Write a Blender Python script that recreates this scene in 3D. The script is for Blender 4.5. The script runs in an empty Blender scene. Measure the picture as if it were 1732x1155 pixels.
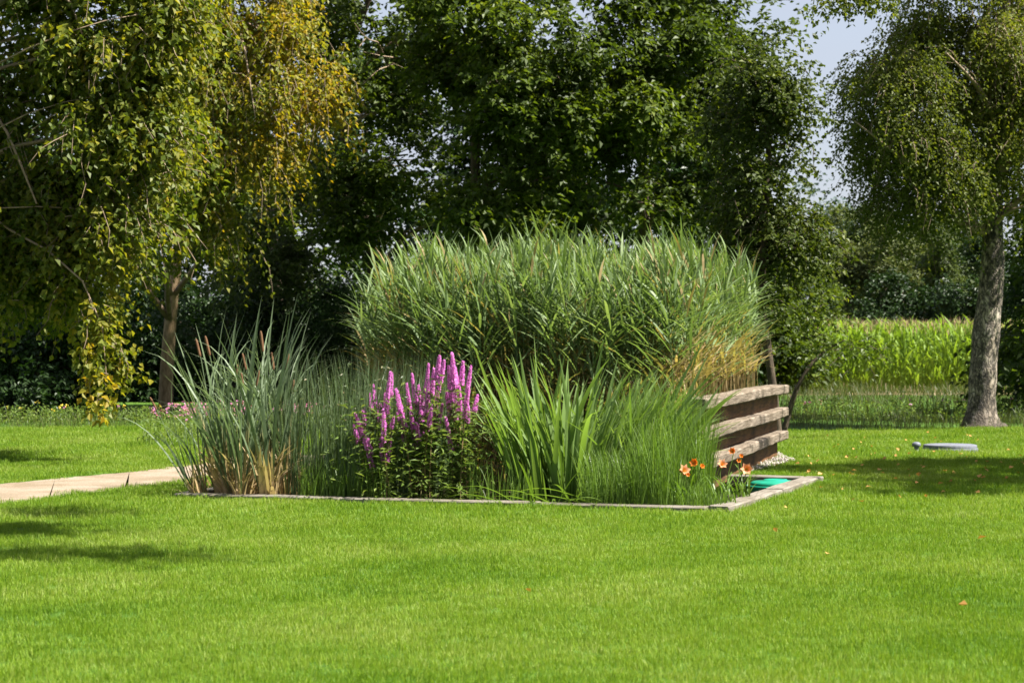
import bpy, math, random
import numpy as np
from mathutils import Vector, Matrix

random.seed(7)
rng = np.random.default_rng(11)
scene = bpy.context.scene
COL = scene.collection

# ------------------------------------------------------------------ camera
FPX, HOR, CAMH = 3850.0, 572.0, 1.6            # focal length and horizon in photo pixels, eye height in metres
cam_d = bpy.data.cameras.new('camera')
cam = bpy.data.objects.new('camera', cam_d)
COL.objects.link(cam)
cam.location = (0, 0, CAMH)
cam.rotation_euler = (math.radians(90) - (577.5 - HOR) / FPX, 0, 0)
cam_d.sensor_width = 36
cam_d.lens = FPX / 1732 * 36
cam_d.clip_start, cam_d.clip_end = 0.1, 5000
cam_d.dof.use_dof = True
cam_d.dof.focus_distance = 22.5
cam_d.dof.aperture_fstop = 5.0
scene.camera = cam

# ------------------------------------------------------------------ sky and sun
SUN_AZ, SUN_EL = math.radians(102), math.radians(55)      # azimuth from +Y (into the picture) towards +X
sd = Vector((math.sin(SUN_AZ) * math.cos(SUN_EL), math.cos(SUN_AZ) * math.cos(SUN_EL), math.sin(SUN_EL)))
world = bpy.data.worlds.new("World")
scene.world = world
world.use_nodes = True
nt = world.node_tree
nt.nodes.clear()
wo = nt.nodes.new('ShaderNodeOutputWorld')
bg = nt.nodes.new('ShaderNodeBackground')
sky = nt.nodes.new('ShaderNodeTexSky')
sky.sky_type = 'NISHITA'
sky.sun_disc = False
sky.sun_elevation = SUN_EL
sky.sun_rotation = SUN_AZ
sky.altitude = 50
sky.dust_density = 1.2
# thin pale cloud over the whole sky
tc = nt.nodes.new('ShaderNodeTexCoord')
mp = nt.nodes.new('ShaderNodeMapping'); mp.inputs['Scale'].default_value = (2.2, 2.2, 9.0)
cn = nt.nodes.new('ShaderNodeTexNoise'); cn.inputs['Scale'].default_value = 1.6; cn.inputs['Detail'].default_value = 5
cr = nt.nodes.new('ShaderNodeMapRange')
cr.inputs['From Min'].default_value, cr.inputs['From Max'].default_value = 0.3, 0.75
cr.inputs['To Min'].default_value, cr.inputs['To Max'].default_value = 0.6, 0.95
mx = nt.nodes.new('ShaderNodeMix'); mx.data_type = 'RGBA'
mx.inputs[7].default_value = (2.8, 2.92, 3.45, 1)
nt.links.new(tc.outputs['Generated'], mp.inputs['Vector'])
nt.links.new(mp.outputs['Vector'], cn.inputs['Vector'])
nt.links.new(cn.outputs['Fac'], cr.inputs['Value'])
nt.links.new(cr.outputs['Result'], mx.inputs[0])
nt.links.new(sky.outputs['Color'], mx.inputs[6])
nt.links.new(mx.outputs[2], bg.inputs['Color'])
bg.inputs['Strength'].default_value = 0.055
nt.links.new(bg.outputs['Background'], wo.inputs['Surface'])

sun_d = bpy.data.lights.new('sun', 'SUN')
sun_d.energy = 4.8
sun_d.angle = math.radians(0.6)
sun_d.color = (1.0, 0.95, 0.86)
sun = bpy.data.objects.new('sun', sun_d)
sun.rotation_euler = sd.to_track_quat('Z', 'Y').to_euler()
sun.location = (0, 0, 40)
COL.objects.link(sun)

scene.view_settings.view_transform = 'Standard'
scene.view_settings.look = 'None'
scene.view_settings.exposure = 1.95
scene.view_settings.gamma = 1
scene.view_settings.use_curve_mapping = False
scene.render.engine = 'CYCLES'
scene.cycles.use_denoising = True
scene.cycles.max_bounces = 7
scene.cycles.diffuse_bounces = 4
scene.cycles.transmission_bounces = 6
scene.cycles.glossy_bounces = 2
scene.cycles.sample_clamp_indirect = 6
scene.cycles.caustics_reflective = False
scene.cycles.caustics_refractive = False
scene.cycles.filter_width = 1.6


# ------------------------------------------------------------------ helpers
def gp(px, py):
    """photo pixel of a point on the ground -> (x, y)"""
    d = FPX * CAMH / (py - HOR)
    return ((px - 866) * d / FPX, d)


def p3(px, py, d):
    """photo pixel at a known distance -> (x, y, z)"""
    return np.array(((px - 866) * d / FPX, d, CAMH - (py - HOR) * d / FPX))


def mpx(n, d):
    return n * d / FPX


def tag(o, label=None, cat=None, group=None, kind=None):
    if label: o['label'] = label
    if cat: o['category'] = cat
    if group: o['group'] = group
    if kind: o['kind'] = kind
    return o


def empty(name, loc=(0, 0, 0), rz=0.0):
    o = bpy.data.objects.new(name, None)
    o.empty_display_size = 0.2
    COL.objects.link(o)
    o.location = loc
    o.rotation_euler = (0, 0, rz)
    return o


def link(name, me, parent=None, loc=None, rot=None, scale=None):
    o = bpy.data.objects.new(name, me)
    COL.objects.link(o)
    if parent is not None: o.parent = parent
    if loc is not None: o.location = loc
    if rot is not None: o.rotation_euler = rot
    if scale is not None: o.scale = scale
    return o


class Geo:
    """collects vertices and faces and links them as one mesh"""
    def __init__(self):
        self.V, self.T, self.Q, self.tint, self.n = [], [], [], [], 0
        self.Tm, self.Qm = [], []

    def add(self, V, T=None, Q=None, tint=0.5, mat=0):
        V = np.asarray(V, float).reshape(-1, 3)
        if T is not None and len(T):
            self.T.append(np.asarray(T, int).reshape(-1, 3) + self.n)
            self.Tm.append(np.full(len(self.T[-1]), mat))
        if Q is not None and len(Q):
            self.Q.append(np.asarray(Q, int).reshape(-1, 4) + self.n)
            self.Qm.append(np.full(len(self.Q[-1]), mat))
        self.V.append(V)
        t = np.asarray(tint, float)
        self.tint.append(np.full(len(V), float(t)) if t.ndim == 0 else t)
        self.n += len(V)
        return self

    def mesh(self, name, mats, smooth=False, origin=None):
        me = bpy.data.meshes.new(name)
        V = np.concatenate(self.V) if self.V else np.zeros((0, 3))
        if origin is not None: V = V - np.asarray(origin, float)
        T = np.concatenate(self.T) if self.T else np.zeros((0, 3), int)
        Q = np.concatenate(self.Q) if self.Q else np.zeros((0, 4), int)
        me.vertices.add(len(V))
        me.vertices.foreach_set('co', V.astype(np.float32).ravel())
        nl = T.size + Q.size
        me.loops.add(nl)
        me.loops.foreach_set('vertex_index', np.concatenate([T.ravel(), Q.ravel()]).astype(np.int32))
        npoly = len(T) + len(Q)
        me.polygons.add(npoly)
        st = np.concatenate([np.arange(len(T)) * 3, T.size + np.arange(len(Q)) * 4]).astype(np.int32)
        me.polygons.foreach_set('loop_start', st)
        mi = np.concatenate(self.Tm + self.Qm) if npoly else np.zeros(0)
        me.update(calc_edges=True)
        at = me.attributes.new('tint', 'FLOAT', 'POINT')
        at.data.foreach_set('value', np.concatenate(self.tint).astype(np.float32) if self.V else [])
        if not isinstance(mats, (list, tuple)): mats = [mats]
        for m in mats: me.materials.append(m)
        if npoly:
            me.polygons.foreach_set('material_index', mi.astype(np.int32))
            me.polygons.foreach_set('use_smooth', np.full(npoly, smooth))
        me.validate(verbose=False)
        return me

    def build(self, name, mats, parent=None, smooth=False, origin=None, loc=None):
        return link(name, self.mesh(name, mats, smooth, origin), parent, loc)


def norm(a):
    return a / np.maximum(np.linalg.norm(a, axis=-1, keepdims=True), 1e-9)


def add_leaves(g, P, A, N, L, W, tint, fold=0.22):
    """rhombic leaves folded along the midrib. P base, A axis, N up normal"""
    n = len(P)
    A = norm(A)
    S = norm(np.cross(A, N))
    U = np.cross(S, A)
    L = np.broadcast_to(np.asarray(L, float), (n,))[:, None]
    W = np.broadcast_to(np.asarray(W, float), (n,))[:, None]
    v0 = P
    v1 = P + A * L * 0.42 - S * W * 0.5 + U * W * fold
    v2 = P + A * L - U * L * 0.12
    v3 = P + A * L * 0.42 + S * W * 0.5 + U * W * fold
    V = np.stack([v0, v1, v2, v3], 1).reshape(-1, 3)
    b = np.arange(n)[:, None] * 4
    T = np.concatenate([b + np.array([0, 2, 1]), b + np.array([0, 3, 2])], 1).reshape(-1, 3)
    tint = np.broadcast_to(np.asarray(tint, float), (n,))
    g.add(V, T=T, tint=np.repeat(tint, 4))


def add_blades(g, P, az, L, W, th0, bend, nseg=5, power=1.4, twist=None, tint=0.5, tint_tip=None, profile='grass', fold=0.0):
    """ribbon leaves: start at P with tilt th0 from vertical towards azimuth az and curve by bend"""
    n = len(P)
    def B(x): return np.broadcast_to(np.asarray(x, float), (n,)).copy()
    az, L, W, th0, bend, tint = B(az), B(L), B(W), B(th0), B(bend), B(tint)
    tint_tip = tint if tint_tip is None else B(tint_tip)
    twist = rng.uniform(-0.9, 0.9, n) if twist is None else B(twist)
    hx, hy = np.cos(az), np.sin(az)
    side = np.stack([-np.sin(az + twist), np.cos(az + twist), np.zeros(n)], 1)
    c = np.array(P, float).copy()
    rows, tints = [], []
    for k in range(nseg + 1):
        t = k / nseg
        if profile == 'grass': w = (0.75 + 0.5 * t) * (1 - t) ** 0.6 if t < 1 else 0.03
        elif profile == 'sword': w = min(1.0, 0.75 + 0.8 * t) * (1 - t ** 3.2) + 0.02
        else: w = (math.sin(math.pi * min(1, t * 0.85 + 0.12)) ** 0.8) * (1 - t ** 4) + 0.02
        th = th0 + bend * t ** power
        d = np.stack([hx * np.sin(th), hy * np.sin(th), np.cos(th)], 1)
        if k: c = c + dprev * (L / nseg)[:, None]
        dprev = d
        s = side * (W * w * 0.5)[:, None]
        if fold:
            nn = norm(np.cross(d, side))
            rows.append(np.stack([c - s + nn * (W * w * fold)[:, None], c, c + s + nn * (W * w * fold)[:, None]], 1))
        else:
            rows.append(np.stack([c - s, c + s], 1))
        tints.append(tint + (tint_tip - tint) * t)
    m = 3 if fold else 2
    V = np.stack(rows, 1)                       # n, nseg+1, m, 3
    TT = np.repeat(np.stack(tints, 1)[:, :, None], m, 2)
    b = (np.arange(n) * (nseg + 1) * m)[:, None, None, None]
    k = (np.arange(nseg) * m)[None, :, None, None]
    q = np.stack([np.array([j, j + 1, j + 1 + m, j + m]) for j in range(m - 1)])[None, None]
    Q = (b + k + q).reshape(-1, 4)
    g.add(V.reshape(-1, 3), Q=Q, tint=TT.ravel())


def add_tubes(g, paths, radii, sides=5, tint=0.5, cap=True, mat=0):
    """paths (N,K,3), radii (N,K)"""
    paths = np.asarray(paths, float)
    radii = np.asarray(radii, float)
    if paths.ndim == 2: paths, radii = paths[None], radii[None]
    n, K, _ = paths.shape
    tg = norm(np.gradient(paths, axis=1))
    ref = np.where(np.abs(norm(paths[:, -1] - paths[:, 0])[:, 2:3]) > 0.8, np.array([[1., 0, 0]]), np.array([[0, 0, 1.]]))[:, None, :]
    s = norm(np.cross(tg, np.broadcast_to(ref, tg.shape)))
    u = np.cross(tg, s)
    a = np.arange(sides) / sides * 2 * np.pi
    ring = s[:, :, None] * np.cos(a)[None, None, :, None] + u[:, :, None] * np.sin(a)[None, None, :, None]
    V = paths[:, :, None] + ring * radii[:, :, None, None]
    b = (np.arange(n) * K * sides)[:, None, None, None]
    k = (np.arange(K - 1) * sides)[None, :, None, None]
    j = np.arange(sides)
    q = np.stack([j, (j + 1) % sides, (j + 1) % sides + sides, j + sides], 1)[None, None]
    Q = (b + k + q).reshape(-1, 4)
    t = np.asarray(tint, float)
    if t.ndim == 2: t = np.repeat(t[:, :, None], sides, 2).ravel()
    g.add(V.reshape(-1, 3), Q=Q, tint=t, mat=mat)
    if cap:
        for i in range(min(n, 60)):
            for kk in (0, K - 1):
                base = V[i, kk]
                cc = base.mean(0)
                idx = np.arange(sides)
                T = np.stack([np.full(sides, sides), idx, (idx + 1) % sides], 1)
                if kk == 0: T = T[:, ::-1]
                g.add(np.concatenate([base, cc[None]]), T=T, tint=float(np.mean(t)), mat=mat)


def add_box(g, c, u, n, size, bev=0.012, seg=6, warp=0.004, mat=0, seed=0):
    """long bevelled timber: centre c, axis u (unit, horizontal), sideways n, size (length, depth, height), slightly warped"""
    r = np.random.default_rng(seed)
    c, u, n = np.array(c, float), np.array(u, float), np.array(n, float)
    z = np.array([0, 0, 1.0])
    l, d, h = size
    b = bev
    prof = np.array([[-d/2 + b, -h/2], [d/2 - b, -h/2], [d/2, -h/2 + b], [d/2, h/2 - b], [d/2 - b, h/2], [-d/2 + b, h/2], [-d/2, h/2 - b], [-d/2, -h/2 + b]])
    xs = np.concatenate([[-l/2, -l/2 + b], np.linspace(-l/2, l/2, seg + 2)[1:-1], [l/2 - b, l/2]])
    sc = np.ones(len(xs)); sc[0] = sc[-1] = 0.9
    ph = r.uniform(0, 6, 4)
    V = []
    for x, s in zip(xs, sc):
        off_n = warp * math.sin(x * 1.7 + ph[0]) + warp * 0.4 * math.sin(x * 7 + ph[1])
        off_z = warp * math.sin(x * 1.3 + ph[2]) + warp * 0.4 * math.sin(x * 6 + ph[3])
        jj = r.normal(0, warp * 0.25, prof.shape)
        V.append(c + u * x + n * ((prof[:, 0] + jj[:, 0]) * s + off_n)[:, None] + z * ((prof[:, 1] + jj[:, 1]) * s + off_z)[:, None])
    V = np.concatenate(V)
    m = len(prof)
    Q = [[k*m + j, k*m + (j+1) % m, (k+1)*m + (j+1) % m, (k+1)*m + j] for k in range(len(xs) - 1) for j in range(m)]
    g.add(V, Q=Q, mat=mat)
    for k in (0, len(xs) - 1):
        ring = V[k*m:(k+1)*m]
        T = [[m, j, (j+1) % m] for j in range(m)]
        g.add(np.concatenate([ring, ring.mean(0)[None]]), T=T, mat=mat)


def add_lathe(g, prof, sides=24, centre=(0, 0, 0), mat=0):
    prof = np.asarray(prof, float)
    a = np.arange(sides) / sides * 2 * np.pi
    V = np.stack([prof[:, None, 0] * np.cos(a), prof[:, None, 0] * np.sin(a), np.repeat(prof[:, 1:2], sides, 1)], -1).reshape(-1, 3) + np.array(centre)
    j = np.arange(sides)
    Q = np.concatenate([np.stack([k*sides + j, k*sides + (j+1) % sides, (k+1)*sides + (j+1) % sides, (k+1)*sides + j], 1) for k in range(len(prof) - 1)])
    g.add(V, Q=Q, mat=mat)


# ------------------------------------------------------------------ materials
def new_mat(name):
    m = bpy.data.materials.new(name)
    m.use_nodes = True
    t = m.node_tree
    t.nodes.clear()
    out = t.nodes.new('ShaderNodeOutputMaterial')
    return m, t, out


def ramp(t, stops):
    r = t.nodes.new('ShaderNodeValToRGB')
    e = r.color_ramp.elements
    while len(e) < len(stops): e.new(0.5)
    for i, (p, c) in enumerate(stops):
        e[i].position = p
        e[i].color = (*c, 1)
    return r


def leaf_mat(name, stops, trans=0.4, trans_gain=(1.5, 1.45, 0.7), rough=0.45, spec=0.35, noise_scale=0.6, noise_amt=0.35, island=0.45, tint_amt=0.0, noise_detail=2):
    """leaf colour = ramp over (random per leaf + broad noise + painted tint), part of the light passes through"""
    m, t, out = new_mat(name)
    N = t.nodes.new
    geo = N('ShaderNodeNewGeometry')
    nz = N('ShaderNodeTexNoise'); nz.inputs['Scale'].default_value = noise_scale; nz.inputs['Detail'].default_value = noise_detail
    t.links.new(geo.outputs['Position'], nz.inputs['Vector'])
    at = N('ShaderNodeAttribute'); at.attribute_name = 'tint'
    def mul_add(sock, k, prev):
        a = N('ShaderNodeMath'); a.operation = 'MULTIPLY_ADD'
        t.links.new(sock, a.inputs[0]); a.inputs[1].default_value = k
        if isinstance(prev, float): a.inputs[2].default_value = prev
        else: t.links.new(prev, a.inputs[2])
        return a.outputs[0]
    v = mul_add(geo.outputs['Random Per Island'], island, 0.5 - 0.5 * (island + noise_amt + tint_amt))
    v = mul_add(nz.outputs['Fac'], noise_amt, v)
    if tint_amt: v = mul_add(at.outputs['Fac'], tint_amt, v)
    r = ramp(t, stops)
    t.links.new(v, r.inputs['Fac'])
    pb = N('ShaderNodeBsdfPrincipled')
    pb.inputs['Roughness'].default_value = rough
    pb.inputs['Specular IOR Level'].default_value = spec
    t.links.new(r.outputs['Color'], pb.inputs['Base Color'])
    tr = N('ShaderNodeBsdfTranslucent')
    mu = N('ShaderNodeMix'); mu.data_type = 'RGBA'; mu.blend_type = 'MULTIPLY'; mu.inputs[0].default_value = 1
    t.links.new(r.outputs['Color'], mu.inputs[6])
    mu.inputs[7].default_value = (*trans_gain, 1)
    t.links.new(mu.outputs[2], tr.inputs['Color'])
    mix = N('ShaderNodeMixShader'); mix.inputs[0].default_value = trans
    t.links.new(pb.outputs[0], mix.inputs[1]); t.links.new(tr.outputs[0], mix.inputs[2])
    t.links.new(mix.outputs[0], out.inputs['Surface'])
    return m


def solid_mat(name, stops, scale=8, rough=0.8, spec=0.2, stretch=(1, 1, 1), bump=0.0, detail=6, space='Object', dist=0.01, noise2=None):
    m, t, out = new_mat(name)
    N = t.nodes.new
    tcn = N('ShaderNodeTexCoord')
    mpn = N('ShaderNodeMapping'); mpn.inputs['Scale'].default_value = stretch
    if space == 'World':
        geo = N('ShaderNodeNewGeometry'); t.links.new(geo.outputs['Position'], mpn.inputs['Vector'])
    else:
        t.links.new(tcn.outputs[space], mpn.inputs['Vector'])
    nz = N('ShaderNodeTexNoise'); nz.inputs['Scale'].default_value = scale; nz.inputs['Detail'].default_value = detail
    nz.inputs['Roughness'].default_value = 0.62
    t.links.new(mpn.outputs['Vector'], nz.inputs['Vector'])
    r = ramp(t, stops)
    t.links.new(nz.outputs['Fac'], r.inputs['Fac'])
    col = r.outputs['Color']
    if noise2:
        n2 = N('ShaderNodeTexNoise'); n2.inputs['Scale'].default_value = noise2[0]; n2.inputs['Detail'].default_value = 3
        t.links.new((tcn.outputs['Object'] if space != 'World' else geo.outputs['Position']), n2.inputs['Vector'])
        r2 = ramp(t, [(0.35, noise2[1]), (0.65, (1, 1, 1))])
        t.links.new(n2.outputs['Fac'], r2.inputs['Fac'])
        mm = N('ShaderNodeMix'); mm.data_type = 'RGBA'; mm.blend_type = 'MULTIPLY'; mm.inputs[0].default_value = 1
        t.links.new(col, mm.inputs[6]); t.links.new(r2.outputs['Color'], mm.inputs[7])
        col = mm.outputs[2]
    pb = N('ShaderNodeBsdfPrincipled')
    pb.inputs['Roughness'].default_value = rough
    pb.inputs['Specular IOR Level'].default_value = spec
    t.links.new(col, pb.inputs['Base Color'])
    if bump:
        bp = N('ShaderNodeBump'); bp.inputs['Strength'].default_value = bump; bp.inputs['Distance'].default_value = dist
        t.links.new(nz.outputs['Fac'], bp.inputs['Height'])
        t.links.new(bp.outputs['Normal'], pb.inputs['Normal'])
    t.links.new(pb.outputs[0], out.inputs['Surface'])
    return m


def birch_mat():
    """pale peeling bark above, dark rough cracked bark lower down"""
    m, t, out = new_mat('birch_bark')
    N = t.nodes.new
    tcn = N('ShaderNodeTexCoord')
    mp1 = N('ShaderNodeMapping'); mp1.inputs['Scale'].default_value = (6, 6, 2.4)
    t.links.new(tcn.outputs['Object'], mp1.inputs['Vector'])
    vo = N('ShaderNodeTexVoronoi'); vo.feature = 'DISTANCE_TO_EDGE'; vo.inputs['Scale'].default_value = 1.5
    nzw = N('ShaderNodeTexNoise'); nzw.inputs['Scale'].default_value = 3; nzw.inputs['Detail'].default_value = 4
    t.links.new(mp1.outputs['Vector'], nzw.inputs['Vector'])
    ad = N('ShaderNodeMix'); ad.data_type = 'RGBA'; ad.blend_type = 'LINEAR_LIGHT'; ad.inputs[0].default_value = 0.8
    t.links.new(mp1.outputs['Vector'], ad.inputs[6]); t.links.new(nzw.outputs['Color'], ad.inputs[7])
    t.links.new(ad.outputs[2], vo.inputs['Vector'])
    crack = ramp(t, [(0.04, (0, 0, 0)), (0.2, (1, 1, 1))])
    t.links.new(vo.outputs['Distance'], crack.inputs['Fac'])
    nz = N('ShaderNodeTexNoise'); nz.inputs['Scale'].default_value = 3.6; nz.inputs['Detail'].default_value = 7; nz.inputs['Roughness'].default_value = 0.72
    mp2 = N('ShaderNodeMapping'); mp2.inputs['Scale'].default_value = (1, 1, 0.8)
    t.links.new(tcn.outputs['Object'], mp2.inputs['Vector']); t.links.new(mp2.outputs['Vector'], nz.inputs['Vector'])
    pal = ramp(t, [(0.40, (0.03, 0.022, 0.016)), (0.45, (0.14, 0.11, 0.08)), (0.51, (0.29, 0.235, 0.18)), (0.66, (0.46, 0.395, 0.325))])
    t.links.new(nz.outputs['Fac'], pal.inputs['Fac'])
    mm = N('ShaderNodeMix'); mm.data_type = 'RGBA'; mm.blend_type = 'MULTIPLY'; mm.inputs[0].default_value = 0.8
    t.links.new(pal.outputs['Color'], mm.inputs[6]); t.links.new(crack.outputs['Color'], mm.inputs[7])
    # mossy dark foot
    sx = N('ShaderNodeSeparateXYZ'); t.links.new(tcn.outputs['Object'], sx.inputs[0])
    mr = N('ShaderNodeMapRange'); mr.inputs['From Min'].default_value, mr.inputs['From Max'].default_value = 0.1, 0.5
    mr.inputs['To Min'].default_value, mr.inputs['To Max'].default_value = 0.85, 0.0
    t.links.new(sx.outputs['Z'], mr.inputs['Value'])
    m2 = N('ShaderNodeMix'); m2.data_type = 'RGBA'
    t.links.new(mr.outputs['Result'], m2.inputs[0]); t.links.new(mm.outputs[2], m2.inputs[6]); m2.inputs[7].default_value = (0.06, 0.045, 0.03, 1)
    pb = N('ShaderNodeBsdfPrincipled'); pb.inputs['Roughness'].default_value = 0.85
    t.links.new(m2.outputs[2], pb.inputs['Base Color'])
    bp = N('ShaderNodeBump'); bp.inputs['Strength'].default_value = 0.8; bp.inputs['Distance'].default_value = 0.03
    t.links.new(crack.outputs['Color'], bp.inputs['Height']); t.links.new(bp.outputs['Normal'], pb.inputs['Normal'])
    t.links.new(pb.outputs[0], out.inputs['Surface'])
    return m


M = {}
M['weeping'] = leaf_mat('weeping_leaf', [(0.1, (0.050, 0.082, 0.009)), (0.36, (0.100, 0.130, 0.016)), (0.58, (0.165, 0.178, 0.022)), (0.80, (0.235, 0.205, 0.02)), (0.97, (0.31, 0.215, 0.018))],
                        trans=0.48, trans_gain=(1.6, 1.5, 0.5), rough=0.5, spec=0.25, noise_scale=0.9, noise_amt=0.35, island=0.4, tint_amt=0.9)
M['oak'] = leaf_mat('oak_leaf', [(0.1, (0.023, 0.040, 0.007)), (0.5, (0.054, 0.084, 0.012)), (0.8, (0.098, 0.138, 0.018)), (1.0, (0.15, 0.17, 0.025))],
                    trans=0.42, trans_gain=(1.55, 1.5, 0.4), rough=0.5, spec=0.25, noise_amt=0.45, island=0.5, tint_amt=0.6)
M['grey_leaf'] = leaf_mat('grey_green_leaf', [(0.1, (0.034, 0.054, 0.018)), (0.5, (0.068, 0.092, 0.032)), (0.9, (0.12, 0.145, 0.055))],
                          trans=0.35, trans_gain=(1.4, 1.4, 0.7), rough=0.5, spec=0.25, tint_amt=0.3)
M['birch'] = leaf_mat('birch_leaf', [(0.1, (0.045, 0.066, 0.010)), (0.5, (0.095, 0.120, 0.018)), (0.85, (0.150, 0.165, 0.026)), (1.0, (0.22, 0.16, 0.03))],
                      trans=0.45, trans_gain=(1.55, 1.5, 0.5), rough=0.5, spec=0.22, tint_amt=0.6)
M['fine_dark_leaf'] = leaf_mat('fine_dark_leaf', [(0.1, (0.024, 0.038, 0.006)), (0.5, (0.055, 0.078, 0.012)), (1.0, (0.12, 0.135, 0.02))], trans=0.35, trans_gain=(1.5, 1.5, 0.5), rough=0.5, spec=0.2, tint_amt=0.6)
M['dark_leaf'] = leaf_mat('dark_evergreen_leaf', [(0.1, (0.010, 0.022, 0.006)), (0.6, (0.022, 0.046, 0.010)), (1.0, (0.048, 0.080, 0.016))],
                          trans=0.2, trans_gain=(1.3, 1.5, 0.6), rough=0.45, spec=0.25, tint_amt=0.2)
M['willow'] = leaf_mat('willow_leaf', [(0.1, (0.06, 0.080, 0.028)), (0.6, (0.10, 0.122, 0.042)), (1.0, (0.15, 0.155, 0.055))], trans=0.3, rough=0.55, spec=0.2, tint_amt=0.3)
M['haze_blue_leaf'] = leaf_mat('haze_blue_tree_leaf', [(0.1, (0.05, 0.085, 0.080)), (1.0, (0.10, 0.14, 0.125))], trans=0.2, rough=0.6, spec=0.1)  # bluish haze of distance painted into the leaf colour, no haze volume
M['bark'] = solid_mat('dark_bark', [(0.3, (0.03, 0.022, 0.015)), (0.7, (0.10, 0.075, 0.05))], scale=6, stretch=(4, 4, 1), bump=0.6, dist=0.03)
M['pale_bark'] = solid_mat('pale_bark', [(0.3, (0.13, 0.085, 0.045)), (0.5, (0.29, 0.20, 0.115)), (0.7, (0.42, 0.31, 0.19))], scale=5, stretch=(3, 3, 1), bump=0.5, dist=0.02)
M['twig'] = solid_mat('twig_bark', [(0.3, (0.13, 0.09, 0.06)), (0.7, (0.3, 0.23, 0.16))], scale=9, bump=0.2)
M['birch_bark'] = birch_mat()
M['grass'] = leaf_mat('lawn_blade', [(0.12, (0.066, 0.138, 0.007)), (0.38, (0.120, 0.212, 0.013)), (0.60, (0.178, 0.255, 0.022)), (0.92, (0.28, 0.32, 0.10))],
                      trans=0.35, trans_gain=(1.4, 1.45, 0.5), rough=0.5, spec=0.2, noise_scale=0.55, noise_amt=1.0, island=0.6, noise_detail=5)
M['rough_grass'] = leaf_mat('rough_grass_blade', [(0.1, (0.03, 0.05, 0.010)), (0.5, (0.055, 0.078, 0.015)), (0.8, (0.10, 0.10, 0.028)), (1.0, (0.20, 0.15, 0.065))],
                            trans=0.3, noise_scale=0.8, noise_amt=0.5, island=0.5)
M['sward'] = solid_mat('lawn_sward', [(0.3, (0.03, 0.07, 0.006)), (0.55, (0.055, 0.115, 0.009)), (0.75, (0.09, 0.15, 0.014))], scale=30, space='World', rough=0.9, noise2=(0.5, (0.75, 0.85, 0.8)))
M['reed_leaf'] = leaf_mat('reed_leaf', [(0.0, (0.34, 0.245, 0.125)), (0.18, (0.24, 0.195, 0.08)), (0.30, (0.065, 0.112, 0.030)), (0.62, (0.128, 0.186, 0.070)), (1.0, (0.24, 0.30, 0.14))],
                          trans=0.36, trans_gain=(1.35, 1.4, 0.6), rough=0.5, spec=0.22, noise_scale=1.2, noise_amt=0.12, island=0.15, tint_amt=0.95)
M['cattail_leaf'] = leaf_mat('cattail_leaf', [(0.0, (0.48, 0.34, 0.19)), (0.2, (0.32, 0.25, 0.11)), (0.32, (0.075, 0.112, 0.05)), (0.62, (0.13, 0.175, 0.095)), (1.0, (0.21, 0.26, 0.15))],
                             trans=0.3, trans_gain=(1.2, 1.3, 0.8), rough=0.5, spec=0.25, noise_amt=0.1, island=0.15, tint_amt=0.95)
M['rush'] = leaf_mat('rush_stem', [(0.0, (0.09, 0.15, 0.02)), (0.4, (0.065, 0.105, 0.043)), (0.75, (0.11, 0.15, 0.075)), (1.0, (0.25, 0.19, 0.10))],
                     trans=0.25, noise_amt=0.2, island=0.4, tint_amt=0.5)
M['iris'] = leaf_mat('iris_leaf', [(0.0, (0.30, 0.24, 0.09)), (0.15, (0.13, 0.19, 0.03)), (0.42, (0.105, 0.18, 0.034)), (0.70, (0.155, 0.235, 0.07)), (1.0, (0.25, 0.32, 0.14))],
                     trans=0.38, trans_gain=(1.4, 1.45, 0.55), rough=0.5, spec=0.25, noise_amt=0.15, island=0.25, tint_amt=0.7)
M['sedge'] = leaf_mat('sedge_blade', [(0.0, (0.22, 0.19, 0.05)), (0.2, (0.085, 0.14, 0.015)), (0.6, (0.105, 0.185, 0.028)), (1.0, (0.18, 0.25, 0.08))],
                      trans=0.38, trans_gain=(1.4, 1.45, 0.5), rough=0.4, noise_amt=0.2, island=0.35, tint_amt=0.5)
M['loose_leaf'] = leaf_mat('loosestrife_leaf', [(0.1, (0.065, 0.115, 0.020)), (0.5, (0.115, 0.175, 0.038)), (0.85, (0.17, 0.215, 0.055)), (1.0, (0.28, 0.18, 0.06))],
                           trans=0.4, noise_amt=0.2, island=0.6, spec=0.2, rough=0.55)
M['loose_stem'] = solid_mat('loosestrife_stem', [(0.3, (0.10, 0.11, 0.035)), (0.7, (0.2, 0.12, 0.06))], scale=7)
M['purple'] = leaf_mat('loosestrife_petal', [(0.1, (0.60, 0.20, 0.52)), (0.55, (0.76, 0.33, 0.69)), (1.0, (0.84, 0.50, 0.77))], trans=0.45, trans_gain=(1.1, 1.0, 1.1), rough=0.6, spec=0.2, island=0.7, noise_amt=0.2)
M['peach'] = leaf_mat('peach_petal', [(0.0, (0.66, 0.27, 0.13)), (1.0, (0.72, 0.36, 0.20))], trans=0.35, trans_gain=(1.1, 1, 0.9), rough=0.5, island=0.7, noise_amt=0.2)
M['orange'] = leaf_mat('orange_petal', [(0.0, (0.58, 0.12, 0.01)), (1.0, (0.75, 0.24, 0.02))], trans=0.35, trans_gain=(1.1, 1, 0.8), rough=0.5, island=0.7, noise_amt=0.2)
M['stamen'] = solid_mat('stamen', [(0.3, (0.6, 0.35, 0.03)), (0.7, (0.75, 0.5, 0.05))])
M['spike'] = solid_mat('cattail_spike', [(0.3, (0.09, 0.045, 0.022)), (0.7, (0.17, 0.09, 0.045))], scale=40, bump=0.5, dist=0.004)
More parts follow.
